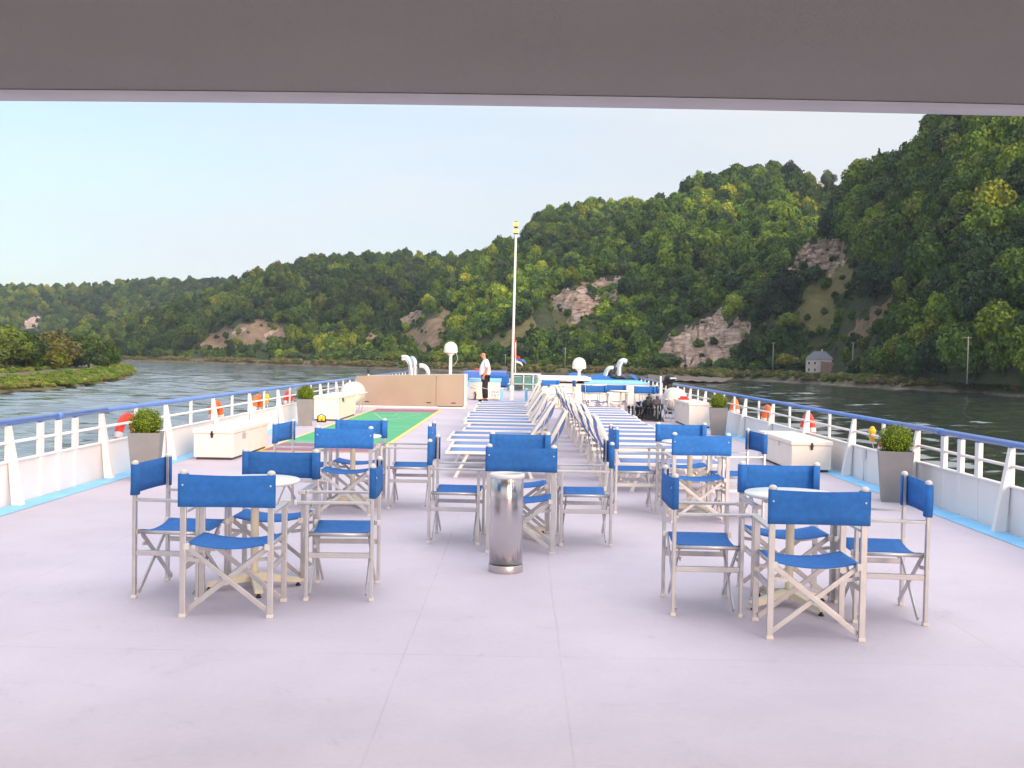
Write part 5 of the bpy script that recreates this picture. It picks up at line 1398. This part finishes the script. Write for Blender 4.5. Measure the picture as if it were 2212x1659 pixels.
# ---- giant black chess pieces
def chess(kind, label, x, y, h, rz=0.0, tip=0.0):
    t = thing('chess_' + kind, label, 'chess piece', (x, y, 0.0), rz, 'giant black chess pieces on the deck')
    r = h * .22
    base = [(0, 0), (r, 0), (r, .06 * h), (r * .78, .10 * h), (r * .8, .14 * h), (r * .42, .24 * h), (r * .30, .5 * h)]
    if kind == 'pawn': prof = base + [(r * .28, .58 * h), (r * .55, .62 * h), (r * .55, .65 * h), (r * .3, .68 * h), (r * .5, .76 * h), (r * .58, .84 * h), (r * .5, .92 * h), (r * .25, .985 * h), (0, h)]
    elif kind == 'rook': prof = base + [(r * .42, .66 * h), (r * .62, .72 * h), (r * .66, .98 * h), (r * .5, .98 * h), (r * .48, .88 * h), (0, .88 * h)]
    elif kind == 'bishop': prof = base + [(r * .26, .6 * h), (r * .5, .64 * h), (r * .3, .68 * h), (r * .48, .78 * h), (r * .3, .9 * h), (r * .08, .95 * h), (r * .12, .98 * h), (0, h)]
    else: prof = base + [(r * .28, .6 * h), (r * .55, .66 * h), (r * .35, .7 * h), (r * .6, .86 * h), (r * .3, .91 * h), (0, .91 * h)]
    b = MB(); b.lathe(prof, 16); bd = b.build('body', M_black, t)
    if kind in ('king',):
        b = MB(); b.box(-.012, .012, -.012, .012, .905 * h, 1.04 * h); b.box(-.04, .04, -.011, .011, .96 * h, .99 * h); b.build('cross', M_black, t)
    if kind == 'rook':
        b = MB()
        for k in range(5): a = k * 1.257; b.box(r * .55 * math.cos(a) - .02, r * .55 * math.cos(a) + .02, r * .55 * math.sin(a) - .02, r * .55 * math.sin(a) + .02, .975 * h, 1.03 * h)
        b.build('crown', M_black, t)
    return t
b = MB(); b.box(-.42, .42, -.62, .60, .0, .02); o = b.build('chess_mat', mat('chess_mat', (.16, .06, .05), .8), None); o.location = (3.28, 27.2, 0); tag(o, 'dark reddish mat under the giant chess pieces', 'mat')
rc = random.Random(3)
lst = []
for k in range(8): lst.append(('pawn', 2.92 + .085 * k, 27.75 - .16 * k, .36))
lst += [('rook', 3.16, 27.75, .44), ('bishop', 3.30, 27.62, .52), ('king', 3.40, 27.35, .68), ('queen', 3.33, 27.15, .60), ('bishop', 3.50, 27.52, .52), ('rook', 3.62, 27.2, .44), ('rook', 3.66, 26.95, .42), ('bishop', 3.56, 26.95, .50)]
chess_words = {'pawn': 'black chess pawn in the slanting row, number %d from the back', 'rook': 'black chess rook among the tall pieces, %s', 'bishop': 'black chess bishop among the tall pieces, %s', 'king': 'tallest black chess king with a cross on top', 'queen': 'black chess queen just in front of the king'}
cnt = {}
for kd, x, y, h in lst:
    cnt[kd] = cnt.get(kd, 0) + 1
    w = {1: 'left at the back', 2: 'right of the king', 3: 'front right corner'}
    wd = ['first', 'second', 'third', 'fourth', 'fifth', 'sixth', 'seventh', 'eighth']
    lab = ('black chess pawn, %s from the back in the slanting row of pawns' % wd[cnt[kd] - 1]) if kd == 'pawn' else (chess_words[kd] % w[cnt[kd]] if '%' in chess_words[kd] else chess_words[kd])
    chess(kd, lab, x, y, h, rc.uniform(0, 3))

# ---- folding stand and bag beside the right locker
t = thing('folding_stand', 'thin folding metal stand with a dark bag left of the right raft', 'stand', (3.70, 26.6, 0))
b = MB(); b.tube([(-.16, 0, 0), (-.16, .0, .62)], .012, 6); b.tube([(-.04, 0, 0), (-.12, 0, .55)], .010, 6); b.tube([(-.04, 0, 0), (.2, 0, .02), (.22, 0, .5), (.06, 0, .62)], .010, 6); b.tube([(-.02, 0, .1), (.12, .05, .6)], .01, 6); b.build('frame', M_alu, t)
b = MB(); b.box(-.29, -.08, -.05, .05, .42, .58, .03); b.box(-.22, -.14, -.04, .04, .58, .66, .02); b.build('bag', M_dark, t)
# ---- outboard motor on the rail, far right
p = dp(1446, 841, 30.5); t = thing('outboard_motor', 'black outboard motor with a pale stripe mounted above the right raft', 'outboard motor', (p.x, p.y, 0))
b = MB(); b.sphere((0, 0, p.z + .30), .175, 16, 10, (.95, 1.2, .85)); b.build('cowl', M_black, t)
b = MB(); b.box(-.02, .165, -.222, -.12, p.z + .31, p.z + .35, .01); b.build('stripe', M_silver, t)
b = MB(); b.bar((0, 0, p.z + .20), (.03, 0, .25), .17, .19, (0, 1, 0), .03); b.build('leg', M_black, t)
b = MB(); b.sphere((-.12, 0, p.z + .2), .09, 10, 6); b.build('tiller_head', M_black, t)
b = MB(); b.box(-.10, .10, -.07, .07, 0, .26, .02); b.build('bracket', M_dark, t)
p = dp(1427, 826, 34); t = thing('vent_post', 'thin white post with a dark tip by the right deck edge', 'post', (p.x, p.y, 0))
b = MB(); b.tube([(0, 0, 0), (0, 0, p.z + .22)], .03, 8); b.build('shaft', M_white, t); b = MB(); b.sphere((0, 0, p.z + .25), .05, 8, 6); b.build('tip', M_dark, t)
p = dp(1012 * 0 + 796, 820, 34.5); t = thing('vent_post', 'thin white post with a dark tip behind the beige casing', 'post', (p.x, p.y, 0))
b = MB(); b.tube([(0, 0, 0), (0, 0, p.z + .18)], .03, 8); b.build('shaft', M_white, t); b = MB(); b.lathe([(0, 0), (.04, .02), (.065, .16), (.05, .2), (0, .2)], 10, c=(0, 0, p.z + .2)); b.build('tip', M_dark, t)

# ---- bulwark boxes on the right near the planter
t = thing('wall_socket', 'grey socket box with a dangling ring on the right bulwark', 'socket', (XR - .015, 12.6, .33))
b = MB(); b.box(-.03, 0, -.06, .06, -.08, .08, .008); b.build('box', M_silver, t); b = MB(); b.tube([(-.03, .03 * math.cos(a), -.13 + .04 * math.sin(a)) for a in [i * PI / 6 for i in range(13)]], .006, 6); b.build('ring', M_alu, t)
t = thing('wall_socket', 'grey tap box on a thin pipe beside the right bulwark post', 'socket', (XR - .015, 14.1, .36))
b = MB(); b.box(-.03, 0, -.05, .05, -.06, .06, .008); b.build('box', M_silver, t); b = MB(); b.tube([(-.02, 0, -.06), (-.02, 0, -.36)], .008, 6); b.build('pipe', M_silver, t)
t = thing('wall_socket', 'grey socket box on the left bulwark beside the near planter', 'socket', (XL + .015, 13.9, .36))
b = MB(); b.box(0, .03, -.05, .05, -.06, .06, .008); b.build('box', M_silver, t); b = MB(); b.tube([(.02, 0, -.06), (.02, 0, -.2)], .008, 6); b.build('pipe', M_silver, t)

# ------------------------------------------------------------------ the man by the chain, facing left
def skin_body(name, joints, bones, m, parent, sub=2, root=0):
    me = bpy.data.meshes.new(name); me.from_pydata([j[0] for j in joints], bones, [])
    o = bpy.data.objects.new(name, me); COL.objects.link(o); o.parent = parent; me.materials.append(m)
    sk = o.modifiers.new('skin', 'SKIN'); sk.use_smooth_shade = True
    for i, j in enumerate(joints):
        r = j[1]; me.skin_vertices[0].data[i].radius = (r, r) if not isinstance(r, tuple) else r
    me.skin_vertices[0].data[root].use_root = True
    s = o.modifiers.new('sub', 'SUBSURF'); s.levels = sub; s.render_levels = sub
    return o
mp_ = Vector((-1.28, 36.75, 0))
P_ = thing('person', 'bald man in a white short-sleeved shirt and dark trousers standing by the chain', 'person', mp_, 0)
# facing -x; x forward is negative; y: near side (towards the viewer) negative
J = []; E = []
def jn(p, r, par=None):
    J.append((p, r)); i = len(J) - 1
    if par is not None: E.append((par, i))
    return i
hip = jn((.04, 0, .93), (.15, .125)); waist = jn((.02, 0, 1.05), (.155, .13), hip); chest = jn((.03, 0, 1.28), (.16, .13), waist)
nb_ = jn((.02, 0, 1.47), .075, chest); nk = jn((-.02, 0, 1.54), .058, nb_)
for s in (-1, 1):
    hp = jn((.04, s * .09, .86), .095, hip); kn = jn((.01 + .03 * s, s * .10, .48), .062, hp); an = jn((.04 + .04 * s, s * .10, .09), .042, kn); jn((-.10 + .04 * s, s * .11, .035), .035, an)
# near arm (y negative) hand in the trouser pocket
sh1 = jn((.05, -.19, 1.41), .062, chest); el = jn((.11, -.25, 1.13), .045, sh1); wr = jn((.0, -.22, .93), .033, el); pm = jn((-.03, -.20, .88), (.042, .022), wr)
def fingers(palm, pos, dirs, lens, rad=.0095):
    for (off, d), l in zip(dirs, lens):
        a = Vector(pos) + Vector(off); d = Vector(d).normalized()
        i1 = jn(tuple(a), rad, palm); i2 = jn(tuple(a + d * l * .55), rad * .9, i1); jn(tuple(a + d * l * .55 + (d + Vector((0, .25, -.35))).normalized() * l * .45), rad * .75, i2)
fingers(pm, (-.03, -.20, .88), [((.03, 0, -.035), (.2, .1, -1)), ((.01, 0, -.04), (.05, .1, -1)), ((-.012, 0, -.038), (-.1, .1, -1)), ((-.03, 0, -.03), (-.25, .1, -1)), ((-.03, 0, .0), (-.8, .1, -.6))], (.07, .078, .075, .06, .055))
# far arm bent, holding a red cup in front
sh2 = jn((.05, .19, 1.41), .062, chest); el2 = jn((.02, .26, 1.14), .045, sh2); wr2 = jn((-.20, .18, 1.12), .033, el2); pm2 = jn((-.255, .16, 1.13), (.022, .042), wr2)
fingers(pm2, (-.255, .16, 1.13), [((-.035, .01, .03), (-.8, -.5, .1)), ((-.04, .01, .01), (-.8, -.5, 0)), ((-.04, .01, -.012), (-.8, -.5, 0)), ((-.03, .01, -.03), (-.8, -.5, -.1)), ((.0, -.01, .03), (-.5, -.8, .5))], (.07, .078, .073, .055, .05))
hd = jn((-.055, 0, 1.62), (.072, .085), nk); cr = jn((-.045, 0, 1.72), (.078, .092), hd)
body = skin_body('body', J, E, M_skin, P_, 2)
# face and ears
b = MB()
b.tube([(-.125, 0, 1.66), (-.158, 0, 1.625), (-.125, 0, 1.615)], [.008, .016, .01], 8)
for s in (-1, 1): b.sphere((-.03, s * .082, 1.64), .03, 8, 6, (.6, .35, 1.1))
b.sphere((-.105, 0, 1.575), .035, 10, 6, (1, 1, .7)); b.build('face', M_skin, P_)
b = MB(); b.sphere((-.122, -.03, 1.662), .010, 8, 6); b.sphere((-.122, .03, 1.662), .010, 8, 6); b.box(-.137, -.12, -.022, .022, 1.592, 1.597); b.build('eye', M_dark, P_)
# shirt: loose, untucked
SJ = [((.04, 0, .88), (.17, .205)), ((.01, 0, 1.0), (.18, .225)), ((.02, 0, 1.20), (.175, .22)), ((.05, 0, 1.38), (.16, .175)), ((.02, 0, 1.485), (.085, .075)),
      ((.055, -.19, 1.42), .078), ((.09, -.235, 1.25), .082), ((.10, -.245, 1.20), .078), ((.055, .19, 1.42), .078), ((.04, .24, 1.25), .082), ((.03, .25, 1.20), .078)]
SE = [(0, 1), (1, 2), (2, 3), (3, 4), (3, 5), (5, 6), (6, 7), (3, 8), (8, 9), (9, 10)]
skin_body('shirt', SJ, SE, M_shirt, P_, 2)
TJ = [((.045, 0, .93), (.15, .17)), ((.045, -.095, .84), .112), ((.0, -.10, .48), .086), ((.02, -.10, .10), .075), ((.045, .095, .84), .112), ((.045, .10, .48), .086), ((.09, .10, .10), .075)]
skin_body('trousers', TJ, [(0, 1), (1, 2), (2, 3), (0, 4), (4, 5), (5, 6)], M_trouser, P_, 2)
for y, x in ((-.10, .0), (.10, .08)):
    b = MB(); b.sphere((x - .06, y, .045), .055, 12, 8, (2.5, .95, .8)); b.box(x - .19, x + .08, y - .045, y + .045, 0.0, .02, .006); b.build('shoe', M_black, P_)
t = thing('cup', 'small red cup held in front of the bald man', 'cup', (mp_.x - .315, mp_.y + .115, 1.085))
b = MB(); b.lathe([(0, 0), (.028, 0), (.038, .095), (.034, .095), (.025, .006), (0, .006)], 16); b.build('vessel', M_red, t)

# ------------------------------------------------------------------ light haze in the river air
b = MB(); b.box(-2600, 2600, -700, 2700, -8.5, 330)
hz = b.build('haze', None)
hz.data.materials.clear()
m = bpy.data.materials.new('haze'); m.use_nodes = True; m.node_tree.nodes.clear()
o_ = N(m.node_tree, 'ShaderNodeOutputMaterial'); v = N(m.node_tree, 'ShaderNodeVolumePrincipled')
v.inputs['Color'].default_value = (0.72, 0.86, 1.0, 1); v.inputs['Density'].default_value = 0.00011; v.inputs['Anisotropy'].default_value = 0.2
m.node_tree.links.new(v.outputs[0], o_.inputs['Volume']); hz.data.materials.append(m)
tag(hz, 'thin bluish haze over the river valley', 'haze', kind='stuff')
